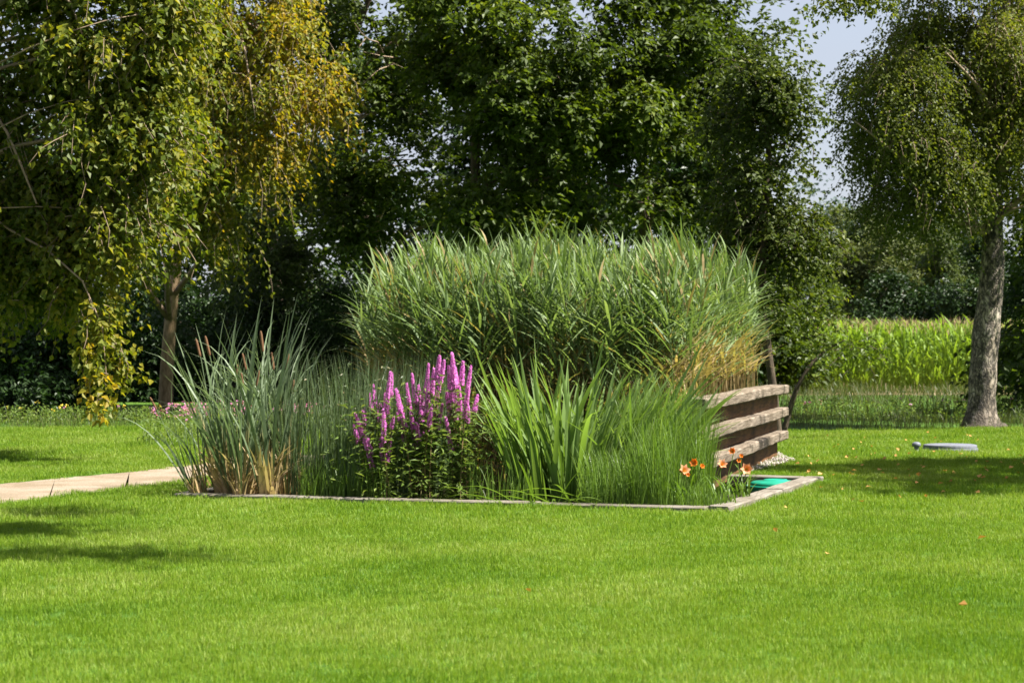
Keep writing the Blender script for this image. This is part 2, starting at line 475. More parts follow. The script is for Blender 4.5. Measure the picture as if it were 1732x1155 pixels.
M['maize'] = leaf_mat('maize_leaf', [(0.0, (0.09, 0.16, 0.018)), (0.5, (0.15, 0.24, 0.03)), (0.85, (0.21, 0.30, 0.05)), (1.0, (0.34, 0.31, 0.1))],
                      trans=0.4, trans_gain=(1.4, 1.4, 0.5), rough=0.55, spec=0.15, noise_amt=0.2, island=0.6)
M['tassel'] = solid_mat('maize_tassel', [(0.3, (0.26, 0.17, 0.09)), (0.7, (0.40, 0.30, 0.18))])
M['sleeper'] = solid_mat('weathered_sleeper', [(0.28, (0.06, 0.045, 0.032)), (0.43, (0.145, 0.115, 0.085)), (0.58, (0.215, 0.175, 0.135)), (0.8, (0.30, 0.255, 0.205))], scale=3.6, stretch=(0.8, 12, 18), bump=0.9, dist=0.012, rough=0.85, noise2=(2.5, (0.62, 0.6, 0.56)))
M['backing'] = solid_mat('dark_brown_timber', [(0.3, (0.06, 0.032, 0.015)), (0.55, (0.15, 0.075, 0.03)), (0.75, (0.27, 0.13, 0.045))], scale=3, stretch=(1, 8, 12), bump=0.5, rough=0.8, noise2=(2, (0.5, 0.5, 0.5)))
M['edging'] = solid_mat('grey_edging_timber', [(0.3, (0.10, 0.085, 0.068)), (0.5, (0.175, 0.155, 0.13)), (0.75, (0.25, 0.225, 0.195))], scale=4, stretch=(1.2, 10, 12), bump=0.4, rough=0.85, noise2=(3, (0.7, 0.68, 0.62)))
M['path'] = solid_mat('sandy_gravel_path', [(0.3, (0.145, 0.112, 0.08)), (0.5, (0.225, 0.182, 0.135)), (0.7, (0.285, 0.238, 0.185))], scale=55, space='World', bump=0.5, dist=0.01, rough=0.95, noise2=(1.6, (0.72, 0.68, 0.60)))
M['pebble'] = leaf_mat('pebble', [(0.0, (0.15, 0.13, 0.11)), (0.5, (0.26, 0.23, 0.205)), (1.0, (0.38, 0.345, 0.31))], trans=0.0, rough=0.8, spec=0.2, island=0.9, noise_amt=0.1)
M['mud'] = solid_mat('wet_soil', [(0.3, (0.012, 0.010, 0.007)), (0.7, (0.045, 0.036, 0.024))], scale=9, bump=0.8, dist=0.03, rough=0.6)
M['soil'] = solid_mat('bed_soil', [(0.3, (0.04, 0.028, 0.018)), (0.7, (0.12, 0.085, 0.05))], scale=12, bump=0.8, dist=0.03)
M['field'] = solid_mat('field_soil', [(0.3, (0.16, 0.11, 0.06)), (0.7, (0.30, 0.22, 0.13))], scale=3, space='World', rough=0.95)
M['teal'] = solid_mat('teal_plastic', [(0.3, (0.004, 0.20, 0.125)), (0.7, (0.010, 0.25, 0.165))], scale=5, rough=0.35, spec=0.5, noise2=(9, (0.9, 0.9, 0.85)))
M['grey_plastic'] = solid_mat('grey_concrete_cover', [(0.3, (0.105, 0.112, 0.135)), (0.7, (0.165, 0.175, 0.205))], scale=12, rough=0.7, bump=0.2, dist=0.004, noise2=(4, (0.85, 0.85, 0.83)))
M['vent'] = solid_mat('vent_plastic', [(0.3, (0.10, 0.11, 0.14)), (0.7, (0.16, 0.17, 0.2))], scale=6, rough=0.5)
M['fallen'] = leaf_mat('fallen_leaf', [(0.0, (0.30, 0.10, 0.02)), (0.5, (0.46, 0.22, 0.06)), (1.0, (0.55, 0.38, 0.14))], trans=0.15, island=0.9, noise_amt=0.1, rough=0.7)
M['meadow_pink'] = leaf_mat('meadow_petal', [(0.0, (0.40, 0.10, 0.22)), (0.5, (0.50, 0.16, 0.34)), (0.75, (0.42, 0.22, 0.46)), (1.0, (0.60, 0.25, 0.14))], trans=0.3, island=0.9, noise_amt=0.1)
M['meadow_yellow'] = leaf_mat('yellow_petal', [(0.0, (0.60, 0.40, 0.03)), (1.0, (0.65, 0.52, 0.08))], trans=0.3, island=0.9, noise_amt=0.1)

# ------------------------------------------------------------------ pond outline and setting
F = np.array(gp(1230, 866)); R = np.array(gp(1391, 813)); L = np.array(gp(294, 842))
Bk = L + (R - F)                                       # hidden far corner of the rectangle
POND = [F, R, Bk, L]


def inside(poly, X, Y, grow=0.0):
    poly = np.array(poly)
    c = poly.mean(0)
    if grow:
        poly = c + (poly - c) * (1 + grow / np.linalg.norm(poly - c, axis=1, keepdims=True))
    r = np.zeros(X.shape, bool)
    j = len(poly) - 1
    for i in range(len(poly)):
        (xi, yi), (xj, yj) = poly[i], poly[j]
        cond = ((yi > Y) != (yj > Y)) & (X < (xj - xi) * (Y - yi) / (yj - yi + 1e-12) + xi)
        r ^= cond
        j = i
    return r


# ground: one sheet to the horizon with a rectangular opening for the pond
g = Geo()
Oc = [(600, -60), (600, 1500), (-600, 1500), (-600, -60)]
V = [(x, y, 0) for x, y in Oc] + [(p[0], p[1], 0) for p in POND]
Q = [[0, 1, 5, 4], [1, 2, 6, 5], [2, 3, 7, 6], [3, 0, 4, 7]]
g.add(V, Q=Q)
tag(g.build('ground', M['sward']), kind='structure')

# pond basin: sunken floor and sides
g = Geo()
V = [(p[0], p[1], 0.0) for p in POND] + [(p[0], p[1], -0.16) for p in POND]
Q = [[4, 5, 6, 7]] + [[i, (i + 1) % 4, (i + 1) % 4 + 4, i + 4] for i in range(4)]
g.add(V, Q=Q)
tag(g.build('pond_bed', M['mud']), kind='structure')

near = [(-420, 905), (-150, 872), (0, 853), (120, 838), (250, 822), (380, 806), (520, 793), (700, 780), (900, 770)]
far = [(-420, 858), (-150, 835), (0, 819), (120, 808), (250, 795), (380, 781), (520, 770), (700, 760), (900, 752)]
pn = [gp(*p) for p in near]; pf = [gp(*p) for p in far]
# resample with small wobble
def resample(pts, n):
    pts = np.array(pts)
    d = np.concatenate([[0], np.cumsum(np.linalg.norm(np.diff(pts, axis=0), axis=1))])
    s = np.linspace(0, d[-1], n)
    return np.stack([np.interp(s, d, pts[:, 0]), np.interp(s, d, pts[:, 1])], 1)
pn, pf = resample(pn, 90), resample(pf, 90)
wob = np.linspace(0, 1, 90)
pn = pn + rng.normal(0, 0.04, pn.shape); pf = pf + rng.normal(0, 0.04, pf.shape)
pn[:, 1] += .06 * np.sin(wob * 37) + .04 * np.sin(wob * 91); pf[:, 1] += .06 * np.sin(wob * 41 + 1) + .04 * np.sin(wob * 83)
PATH = np.concatenate([pn, pf[::-1]])
g = Geo()
V = np.concatenate([np.c_[pn, np.full(90, 0.006)], np.c_[pf, np.full(90, 0.006)]])
g.add(V, Q=[[i, i + 1, 91 + i, 90 + i] for i in range(89)])
tag(g.build('path', M['path']), kind='structure')

# crop field ground beyond the rough grass
g = Geo()
g.add([(3, 64, 0.005), (60, 64, 0.005), (60, 92, 0.005), (3, 92, 0.005)], Q=[[0, 1, 2, 3]])
tag(g.build('field', M['field']), kind='structure')

# gravel foot of the sleeper wall (polygon from the picture, on the ground)
WA, WB = np.array([3.52, 30.6]), np.array([1.78, 23.1])            # far and near end of the wall line
wu = (WA - WB) / np.linalg.norm(WA - WB)
wn = np.array([wu[1], -wu[0]])                                       # faces the viewer's right
GRAV = [gp(1225, 795), gp(1262, 801), gp(1345, 780), gp(1318, 768), gp(1290, 767), tuple(WA), tuple(WA - wu * 4.4)]

# ------------------------------------------------------------------ lawn grass (uncountable: one object)
def lawn():
    n_b = 190
    rad = 0.13
    r = rad * np.sqrt(rng.uniform(0, 1, n_b)); a = rng.uniform(0, 2 * np.pi, n_b)
    P = np.stack([r * np.cos(a), r * np.sin(a), np.full(n_b, -0.004)], 1)
    g = Geo()
    add_blades(g, P, rng.uniform(0, 6.28, n_b), rng.uniform(0.024, 0.048, n_b), rng.uniform(0.0028, 0.0048, n_b), rng.uniform(0, 0.35, n_b), rng.uniform(0.1, 1.0, n_b), nseg=2)
    nb = g.n
    pts, rot, scl = [], [], []
    for y0, y1, step, sc in ((8.5, 14, 0.125, 0.95), (14, 20, 0.15, 1.12), (20, 30, 0.19, 1.4), (30, 46, 0.27, 1.9)):
        ys = np.arange(y0, y1, step)
        for y in ys:
            hw = 0.255 * y + 1.6
            xs = np.arange(-hw, hw, step)
            pts.append(np.stack([xs + rng.uniform(-.5, .5, len(xs)) * step, y + rng.uniform(-.5, .5, len(xs)) * step, np.zeros(len(xs))], 1))
            s = sc * rng.uniform(0.85, 1.15, len(xs))
            tall = np.where(rng.random(len(xs)) < .04, 1.45, 1.0)
            scl.append(np.stack([s, s, (0.35 + 0.65 * s * rng.uniform(0.7, 1.2, len(xs))) * tall], 1))
    pts, scl = np.concatenate(pts), np.concatenate(scl)
    X, Y = pts[:, 0], pts[:, 1]
    rad_s = 0.10 * scl[:, 0]
    keep = ~inside(POND, X, Y, 0.07) & ~inside(PATH, X, Y, 0.0) & ~inside(GRAV, X, Y, -0.05)
    back = 39.5 + 0.8 * np.sin(X * 0.9) + np.where(X < 0, 1.5, 0)
    keep &= Y < back
    pts, scl = pts[keep], scl[keep]
    rot = np.stack([rng.normal(0, 0.08, len(pts)), rng.normal(0, 0.08, len(pts)), rng.uniform(0, 6.28, len(pts))], 1)
    g.V.append(pts); g.tint.append(np.zeros(len(pts))); g.n += len(pts)
    me = g.mesh('lawn_grass', M['grass'])
    o = link('lawn_grass', me)
    tag(o, kind='stuff')
    ip = me.attributes.new('is_point', 'BOOLEAN', 'POINT')
    ip.data.foreach_set('value', np.r_[np.zeros(nb, bool), np.ones(len(pts), bool)])
    for nm, arr in (('rot', rot), ('scl', scl)):
        A = me.attributes.new(nm, 'FLOAT_VECTOR', 'POINT')
        A.data.foreach_set('vector', np.concatenate([np.zeros((nb, 3)), arr]).astype(np.float32).ravel())
    ng = bpy.data.node_groups.new('lawn_scatter', 'GeometryNodeTree')
    ng.interface.new_socket('Geometry', in_out='INPUT', socket_type='NodeSocketGeometry')
    ng.interface.new_socket('Geometry', in_out='OUTPUT', socket_type='NodeSocketGeometry')
    N = ng.nodes.new
    gi, go = N('NodeGroupInput'), N('NodeGroupOutput')
    na = N('GeometryNodeInputNamedAttribute'); na.data_type = 'BOOLEAN'; na.inputs['Name'].default_value = 'is_point'
    sp = N('GeometryNodeSeparateGeometry'); sp.domain = 'POINT'
    ng.links.new(gi.outputs[0], sp.inputs['Geometry']); ng.links.new(na.outputs['Attribute'], sp.inputs['Selection'])
    mp_ = N('GeometryNodeMeshToPoints'); ng.links.new(sp.outputs['Selection'], mp_.inputs['Mesh'])
    ins = N('GeometryNodeInstanceOnPoints')
    ng.links.new(mp_.outputs[0], ins.inputs['Points']); ng.links.new(sp.outputs['Inverted'], ins.inputs['Instance'])
    nr = N('GeometryNodeInputNamedAttribute'); nr.data_type = 'FLOAT_VECTOR'; nr.inputs['Name'].default_value = 'rot'
    ns = N('GeometryNodeInputNamedAttribute'); ns.data_type = 'FLOAT_VECTOR'; ns.inputs['Name'].default_value = 'scl'
    er = N('FunctionNodeEulerToRotation')
    ng.links.new(nr.outputs['Attribute'], er.inputs[0]); ng.links.new(er.outputs[0], ins.inputs['Rotation'])
    ng.links.new(ns.outputs['Attribute'], ins.inputs['Scale'])
    ng.links.new(ins.outputs[0], go.inputs[0])
    md = o.modifiers.new('scatter', 'NODES'); md.node_group = ng
lawn()

# ------------------------------------------------------------------ trees
def curve_pts(a, b, k, bow, r):
    """k points from a to b, bowed upwards/sideways"""
    t = np.linspace(0, 1, k)[:, None]
    d = b - a
    off = np.array([r.normal(0, .12), r.normal(0, .12), bow]) * np.linalg.norm(d)
    return a + d * t + off * (4 * t * (1 - t)) * np.array([1, 1, 1])


def make_tree(name, label, cat, trunk, blobs, leaf, bark, spray, group=None, limbs=True, seed=0, twig_mat=None, extra_limbs=None, trunk_sides=12, shared_label=False):
    """trunk: list of (x,y,z,r). blobs: (centre, (rx,ry,rz), n_sprays, tint, [hang]) ; spray: dict(len, n, droop, leaf, width, spread, clusters)"""
    r = np.random.default_rng(seed)
    base = np.array(trunk[0][:3])
    root = empty(name, base)
    tag(root, label, cat, group)
    tp = np.array(trunk)
    # smooth trunk
    K = 16 if len(tp) < 10 else 40
    tt = np.linspace(0, len(tp) - 1, K)
    path = np.stack([np.interp(tt, np.arange(len(tp)), tp[:, i]) for i in range(3)], 1)
    path[1:-1] = 0.25 * path[:-2] + 0.5 * path[1:-1] + 0.25 * path[2:]
    rad = np.interp(tt, np.arange(len(tp)), tp[:, 3])
    g = Geo()
    path_w = path.copy(); path_w[0, 2] -= 0.05
    add_tubes(g, path_w, rad * (1 + r.normal(0, 0.03, K)), sides=trunk_sides)
    g.build('trunk', bark, root, smooth=True, origin=base)
    gl, gb = Geo(), Geo()
    bp, br = [], []
    for bi, blob in enumerate(blobs):
        c, rr, n, tint = blob[:4]
        n = int(n * spray.get('mult', 1))
        hang = blob[4] if len(blob) > 4 else spray['droop']
        lmul = blob[5] if len(blob) > 5 else 1.0
        c, rr = np.array(c, float), np.array(rr, float)
        # limb from the trunk into this part of the crown
        zt = np.clip(c[2] - 0.8 * np.linalg.norm((c - base)[:2]) * 0.5 - rr[2] * 0.4, path[3, 2], path[-1, 2])
        i0 = int(np.argmin(np.abs(path[:, 2] - zt)))
        lp = curve_pts(path[i0], c, 7, 0.10, r)
        r0 = min(rad[i0] * 0.55, spray.get('limb_r', 0.08))
        limbs_here = limbs and n > 40 and (len(blob) < 6 or blob[5] > .6)
        if limbs_here:
            bp.append(lp); br.append(np.linspace(r0, 0.02, 7))
        # clusters of sprays
        nc = max(3, int(spray['clusters'] * rr[0] * rr[2]))
        u = norm(r.normal(0, 1, (nc, 3)))
        rad_c = r.uniform(0.15, 1.0, nc) ** 0.5
        cc = c + u * rad_c[:, None] * rr
        for k in range(nc if limbs_here else 0):
            j = r.integers(2, 6)
            q = curve_pts(lp[j], cc[k], 7, 0.06, r)
            bp.append(q); br.append(np.linspace(r0 * 0.35, 0.006, 7))
        ci = r.integers(0, nc, n)
        P0 = cc[ci] + r.normal(0, spray['spread'] * min(lmul, 1.0), (n, 3)) * np.array([1, 1, 0.8])
        out = norm(P0 - c + np.array([0, 0, 0.25 * rr[2]])) + r.normal(0, 0.6, (n, 3))
        out[:, 2] *= 0.6
        D = norm(out)
        nl = spray['n']
        Ls = lmul * spray['len'] * r.uniform(0.55, 1.25, n)
        t = (np.arange(nl) + 1.0) / nl
        hg = hang * r.uniform(0.6, 1.4, n)
        # centre line: start along D, bend down
        pos = P0[:, None] + D[:, None] * (Ls[:, None] * t * (1 - 0.35 * t * min(hang, 1)))[:, :, None]
        pos[:, :, 2] -= (hg[:, None] * Ls[:, None] * t ** 1.7)
        ax = np.gradient(pos, axis=1)
        ax = norm(ax)
        sd_ = norm(np.cross(ax, np.array([0, 0, 1.0])) + 1e-4)
        sgn = np.where(np.arange(nl) % 2 == 0, 1.0, -1.0)[None, :, None]
        LA = ax * 0.55 + sd_ * sgn * 0.9 + r.normal(0, 0.35, pos.shape)
        LA[:, :, 2] -= 0.35
        NN = np.array([0, 0, 1.0]) + r.normal(0, spray.get('tumble', 0.55), pos.shape)
        pos = pos + r.normal(0, spray['leaf'] * 0.35, pos.shape)
        sz = spray['leaf'] * r.uniform(0.7, 1.25, (n, nl)) * (.6 if lmul < .35 else 1.0)
        tn = np.repeat((tint + r.normal(0, spray.get('tvar', .10), n))[:, None], nl, 1)
        add_leaves(gl, pos.reshape(-1, 3), LA.reshape(-1, 3), NN.reshape(-1, 3), sz.ravel(), sz.ravel() * spray['width'], np.clip(tn.ravel(), 0, 1))
        # thin twigs of some sprays
        if spray.get('twigs', 0) and nl >= 4:
            sel = r.random(n) < spray['twigs']
            tw = np.concatenate([P0[sel][:, None], pos[sel][:, [nl // 3, 2 * nl // 3, nl - 1]]], 1)
            if len(tw): add_tubes(gb, tw, np.broadcast_to(np.array([.007, .006, .005, .003]), (len(tw), 4)), sides=3, cap=False)
    if bp: add_tubes(gb, np.array(bp), np.array(br), sides=5, cap=False)
    for pts, r0, r1 in (extra_limbs or []):
        pts = resample3(np.array(pts, float), 10)
        ge = Geo(); add_tubes(ge, pts, np.linspace(r0, r1, 10), sides=7)
        ge.build('branch', twig_mat or bark, root, smooth=True, origin=base)
    if gb.n: tag(gb.build('twigs', twig_mat or bark, root, smooth=True, origin=base), kind='stuff')
    gl.build('crown', leaf, root, origin=base)
    return root


def resample3(pts, n):
    d = np.concatenate([[0], np.cumsum(np.linalg.norm(np.diff(pts, axis=0), axis=1))])
    s = np.linspace(0, d[-1], n)
    return np.stack([np.interp(s, d, pts[:, i]) for i in range(3)], 1)


def blobs_px(lst, depth, dz, tint=0.4):
    """crown masses given as (px, py, rx_px, ry_px, sprays[, tint[, depth offset[, hang]]])"""
    o = []
    for b in lst:
        px, py, rx, ry, n = b[:5]
        ti = b[5] if len(b) > 5 and b[5] is not None else tint
        d = depth + (b[6] if len(b) > 6 else 0)
        e = (p3(px, py, d), (mpx(rx, d), dz, mpx(ry, d)), n, ti)
        if len(b) > 7: e = e + tuple(b[7:])
        o.append(e)
    return o

S_WEEP = dict(limb_r=.035, tvar=.15, mult=1.1, len=0.62, n=12, droop=0.7, leaf=0.10, width=0.74, spread=0.20, clusters=9, twigs=0.35, tumble=0.7)
S_YEL = dict(tvar=.17, mult=1.5, len=0.8, n=14, droop=0.85, leaf=0.105, width=0.70, spread=0.22, clusters=9, twigs=0.45, tumble=0.7)
S_OAK = dict(mult=2.0, len=0.42, n=8, droop=0.15, leaf=0.15, width=0.66, spread=0.30, clusters=6, twigs=0.1)
S_GREY = dict(mult=1.8, len=0.45, n=8, droop=0.35, leaf=0.14, width=0.66, spread=0.26, clusters=6, twigs=0.1)
S_BIRCH = dict(mult=3.1, len=0.7, n=14, droop=0.65, leaf=0.064, width=0.75, spread=0.28, clusters=7, twigs=0.2, tumble=0.7)
S_BACK = dict(mult=2.5, len=0.6, n=8, droop=0.2, leaf=0.24, width=0.62, spread=0.4, clusters=3, twigs=0.0)
S_SHRUB = dict(mult=2.6, len=0.4, n=8, droop=0.2, leaf=0.12, width=0.5, spread=0.3, clusters=5, twigs=0.0)

# weeping tree whose trunk stands just outside the left edge of the picture
make_tree('weeping_tree', 'weeping tree with big olive green leaves overhanging the left edge of the picture', 'tree',
          [(-9.6, 30.5, 0, .26), (-9.5, 30.5, 2, .2), (-9.2, 30.4, 5, .16), (-9.0, 30.3, 9, .08), (-8.9, 30.3, 11, .03)],
          blobs_px([(40, 60, 95, 90, 300, .30), (150, 60, 100, 90, 330, .36), (260, 70, 80, 90, 260, .42), (40, 200, 90, 80, 260, .30), (150, 200, 90, 85, 300, .34),
                    (250, 220, 80, 85, 260, .40), (50, 320, 90, 75, 260, .31), (160, 330, 90, 75, 270, .38), (255, 300, 60, 60, 150, .3),
                    (50, 410, 80, 60, 200, .34), (150, 410, 80, 50, 180, .38), (200, 370, 45, 35, 80, .40), (15, 480, 50, 40, 70, .4), (120, 465, 40, 35, 55, .45),
                    (-90, 100, 90, 120, 220, .25), (-90, 330, 90, 130, 220, .25),
                    (168, 520, 16, 34, 22, .5, -1.0, .9, .5), (176, 575, 20, 32, 28, .6, -1.0, .9, .5), (184, 625, 17, 28, 18, .64, -1.0, .9, .45), (176, 668, 7, 18, 7, .66, -1.0, .9, .4),
                    (60, -110, 170, 120, 300, .25), (-120, -140, 160, 140, 250, .25), (230, -110, 130, 100, 240, .3)], 30, 1.0),
          M['weeping'], M['bark'], S_WEEP, seed=3, twig_mat=M['twig'],
          extra_limbs=[([(-9.1, 30.3, 6.5), p3(-60, 120, 29.6), p3(8, 215, 29.4), p3(40, 290, 29.3), p3(62, 345, 29.3)], .045, .012),
                       ([(-9.1, 30.3, 7.5), p3(60, -30, 29.5), p3(145, 20, 29.3), p3(135, 90, 29.2), p3(128, 130, 29.2)], .03, .008),
                       ([(-9.1, 30.3, 5), p3(0, 380, 29.6), p3(110, 440, 29.2), p3(160, 500, 29.0), p3(175, 560, 29.0), p3(180, 640, 29.0)], .03, .006)])

# tree with the visible pale trunk and yellow turning outer leaves
tb = gp(281, 700)
dY = tb[1]
def T(px, py, r, d=None):
    q = p3(px, py, d or dY)
    return (q[0], q[1], q[2], r)
make_tree('yellowing_tree', 'tree with pale trunk behind the cattails and hanging yellow orange leaves', 'tree',
          [(tb[0], dY, 0, mpx(14, dY)), T(280, 655, mpx(11.8, dY)), T(286, 570, mpx(10.6, dY)), T(293, 490, mpx(9.6, dY)), T(312, 330, mpx(8.5, dY)), T(330, 150, mpx(8, dY)), T(345, -60, mpx(5, dY)), T(350, -250, mpx(2, dY))],
          blobs_px([(330, 40, 70, 60, 150, .45), (420, 40, 60, 60, 150, .68), (480, 90, 50, 50, 110, .76), (530, 140, 38, 34, 56, .85), (450, 160, 45, 55, 100, .72), (350, 150, 45, 60, 80, .5),
                    (390, 225, 40, 40, 60, .68), (470, 235, 30, 45, 60, .76), (330, 250, 40, 60, 70, .52), (350, 275, 45, 36, 80, .6), (430, 260, 30, 34, 50, .68), (475, 270, 18, 30, 26, .68), (552, 165, 18, 20, 16, .9),
                    (300, 370, 60, 45, 120, .46), (370, 365, 40, 35, 55, .52), (250, 395, 45, 28, 60, .42), (335, 395, 25, 25, 30, .45),
                    (280, 150, 60, 120, 180, .35), (350, -80, 130, 90, 200, .5), (450, -70, 80, 70, 130, .75), (380, -220, 120, 90, 160, .5)], dY - 3.5, 1.1),
          M['weeping'], M['pale_bark'], S_YEL, seed=5, twig_mat=M['twig'],
          extra_limbs=[([p3(330, 150, dY), p3(385, 20, dY - 2), p3(410, 60, dY - 4), p3(420, 120, dY - 4.6), p3(432, 200, dY - 4.8)], .05, .01),
                       ([p3(345, -60, dY), p3(390, -10, dY - 2), p3(450, 60, dY - 4), p3(520, 110, dY - 4.6)], .04, .008)])

# wood behind the pond: broad leaved trees
GW = 'broad leaved trees behind the reeds'
def wood_tree(name, label, px, d, base_py, top_py, lst, leaf, spray, seed, tint=.4, bark=None, dz=1.8, r=.14, extra=None):
    x = (px - 866) * d / FPX
    zt = p3(px, top_py, d)[2]
    rr = np.random.default_rng(seed + 500)
    make_tree(name, label, 'tree', [(x, d, 0, r * 1.25), (x + rr.normal(0, .15), d, 1.2, r), (x + rr.normal(0, .3), d, zt * .3, r * .8), (x + rr.normal(0, .45), d, zt * .55, r * .6), (x + rr.normal(0, .4), d, zt * .8, r * .4), (x + rr.normal(0, .3), d, zt, .03)],
              blobs_px(lst, d - 1.0, dz, tint), leaf, bark or M['bark'], spray, group=GW, seed=seed, twig_mat=M['twig'] if extra else None, extra_limbs=extra)

wood_tree('broadleaf_tree', 'tall tree with grey green leaf clusters just right of the yellow foliage', 470, 53, 690, -260,
          [(510, 50, 55, 70, 130), (545, 170, 45, 60, 110), (500, 280, 50, 50, 110), (535, 345, 40, 45, 50), (455, 400, 50, 50, 110, .6), (480, 460, 45, 40, 90, .65), (420, 490, 40, 40, 70, .5), (560, 30, 40, 60, 60),
           (500, -90, 130, 90, 150), (520, -220, 110, 80, 120), (400, 250, 60, 120, 80), (390, 60, 60, 100, 80)], M['grey_leaf'], S_GREY, 21, tint=.5)
wood_tree('broadleaf_tree', 'dark tree with bare pale twigs poking out in front of its crown', 640, 51, 690, -280,
          [(590, 90, 55, 80, 120), (680, 60, 65, 70, 130), (640, 190, 60, 60, 130), (600, 285, 40, 35, 55), (690, 262, 50, 36, 34), (690, 150, 50, 50, 80), (660, 335, 90, 45, 130, .5), (590, 370, 70, 45, 100), (720, 380, 80, 40, 120, .5),
           (640, -90, 140, 90, 160), (640, -230, 120, 80, 120)], M['oak'], S_OAK, 22, tint=.38,
          extra=[([p3(655, 110, 50), p3(640, 72, 48.5), p3(618, 66, 48.2), p3(600, 40, 48)], .03, .008), ([p3(680, 100, 50), p3(645, 95, 48.5), p3(615, 88, 48.3)], .025, .006),
                 ([p3(680, 105, 50), p3(640, 118, 48.4), p3(612, 145, 48)], .022, .006), ([p3(618, 66, 48.2), p3(606, 82, 48)], .014, .006)])
wood_tree('broadleaf_tree', 'big oak like tree with brightest green sunlit leaves in the middle of the wood', 850, 47, 690, -280,
          [(780, 30, 70, 60, 170, .62), (870, 50, 80, 60, 210, .75), (840, 130, 75, 60, 200, .65), (920, 130, 60, 55, 170, .6), (760, 110, 55, 45, 100, .45), (890, 210, 70, 45, 150, .5), (960, 220, 60, 50, 130, .5),
           (850, 340, 75, 30, 90, .45), (930, 300, 50, 50, 80, .35), (980, 60, 50, 60, 90, .35), (850, 370, 70, 35, 110, .6), (850, -90, 150, 90, 200, .4), (850, -220, 130, 80, 140, .4)], M['oak'], S_OAK, 23, tint=.5)
wood_tree('broadleaf_tree', 'broad tree with sunlit outer sprays above the middle of the reeds', 1060, 49, 690, -280,
          [(1040, 100, 70, 70, 160, .5), (1080, 180, 60, 45, 170, .65), (1030, 210, 55, 50, 120, .45), (1010, 305, 45, 40, 55, .3), (1115, 215, 45, 40, 90, .4), (1140, 70, 60, 70, 130, .35), (1060, 20, 90, 50, 140, .35),
           (1060, -90, 150, 80, 170), (1080, -220, 120, 80, 130), (1100, 345, 60, 35, 60, .3)], M['oak'], S_OAK, 24, tint=.4)
wood_tree('broadleaf_tree', 'dark crowned tree whose edge borders the open sky on the right', 1210, 52, 690, -260,
          [(1200, 50, 70, 70, 180, .25), (1260, 60, 35, 55, 70, .2), (1180, 150, 60, 60, 140, .25), (1240, 150, 45, 60, 90, .2), (1190, 250, 60, 60, 120, .2), (1250, 260, 45, 60, 80, .2), (1180, 350, 60, 45, 80, .2), (1240, 370, 60, 45, 90, .2),
           (1200, -80, 110, 80, 150), (1180, -200, 110, 80, 120), (1302, 45, 12, 18, 12, .2)], M['oak'], S_OAK, 25, tint=.25)

# slender tree right of the reeds with fine dark leaves and a leaning stem
dS = 34.0
make_tree('slender_tree', 'slender thin stemmed tree with fine dark leaves beside the right end of the reeds', 'tree',
          [T(1316, 735, mpx(8, dS), dS), T(1303, 620, mpx(7, dS), dS), T(1288, 520, mpx(6.5, dS), dS), T(1292, 400, mpx(6, dS), dS), T(1300, 250, mpx(5, dS), dS), T(1306, 130, mpx(2, dS), dS)],
          blobs_px([(1275, 120, 45, 40, 80, .3), (1308, 85, 14, 20, 12, .35), (1326, 100, 12, 10, 5, .4), (1270, 200, 50, 55, 110, .3), (1312, 180, 24, 36, 36, .3), (1328, 245, 14, 24, 16, .3), (1285, 300, 50, 50, 90, .3), (1330, 290, 18, 12, 10, .3),
                    (1310, 390, 55, 40, 100, .42), (1375, 385, 28, 24, 45, .6), (1335, 440, 45, 26, 60, .45), (1260, 450, 40, 60, 60, .3), (1295, 520, 22, 30, 24, .4)], dS, .8),
          M['fine_dark_leaf'], M['bark'], dict(S_BIRCH, len=.5, n=11, droop=.3, leaf=.080, mult=2.8, spread=.20, clusters=12, tvar=.2, tumble=.9), seed=31)

# low spreading shrub in front of the maize
dH = 36.0
hb = gp(1335, 728)
make_tree('spreading_shrub', 'low shrub with arching sunlit sprays in front of the maize', 'shrub',
          [(p3(1322, 600, dH)[0], dH, 0, .05), T(1345, 660, .04, dH), T(1372, 615, .03, dH), T(1400, 590, .02, dH), T(1430, 575, .008, dH)],
          blobs_px([(1400, 525, 34, 16, 30, .7), (1380, 565, 36, 16, 18, .6), (1440, 580, 45, 14, 24, .55), (1340, 545, 22, 24, 22, .5), (1400, 606, 45, 12, 14, .4), (1470, 600, 24, 8, 8, .5)], dH, .5),
          M['oak'], M['bark'], dict(S_OAK, len=.35, leaf=.085, spread=.12, clusters=14, twigs=.4, mult=1.2), seed=32)

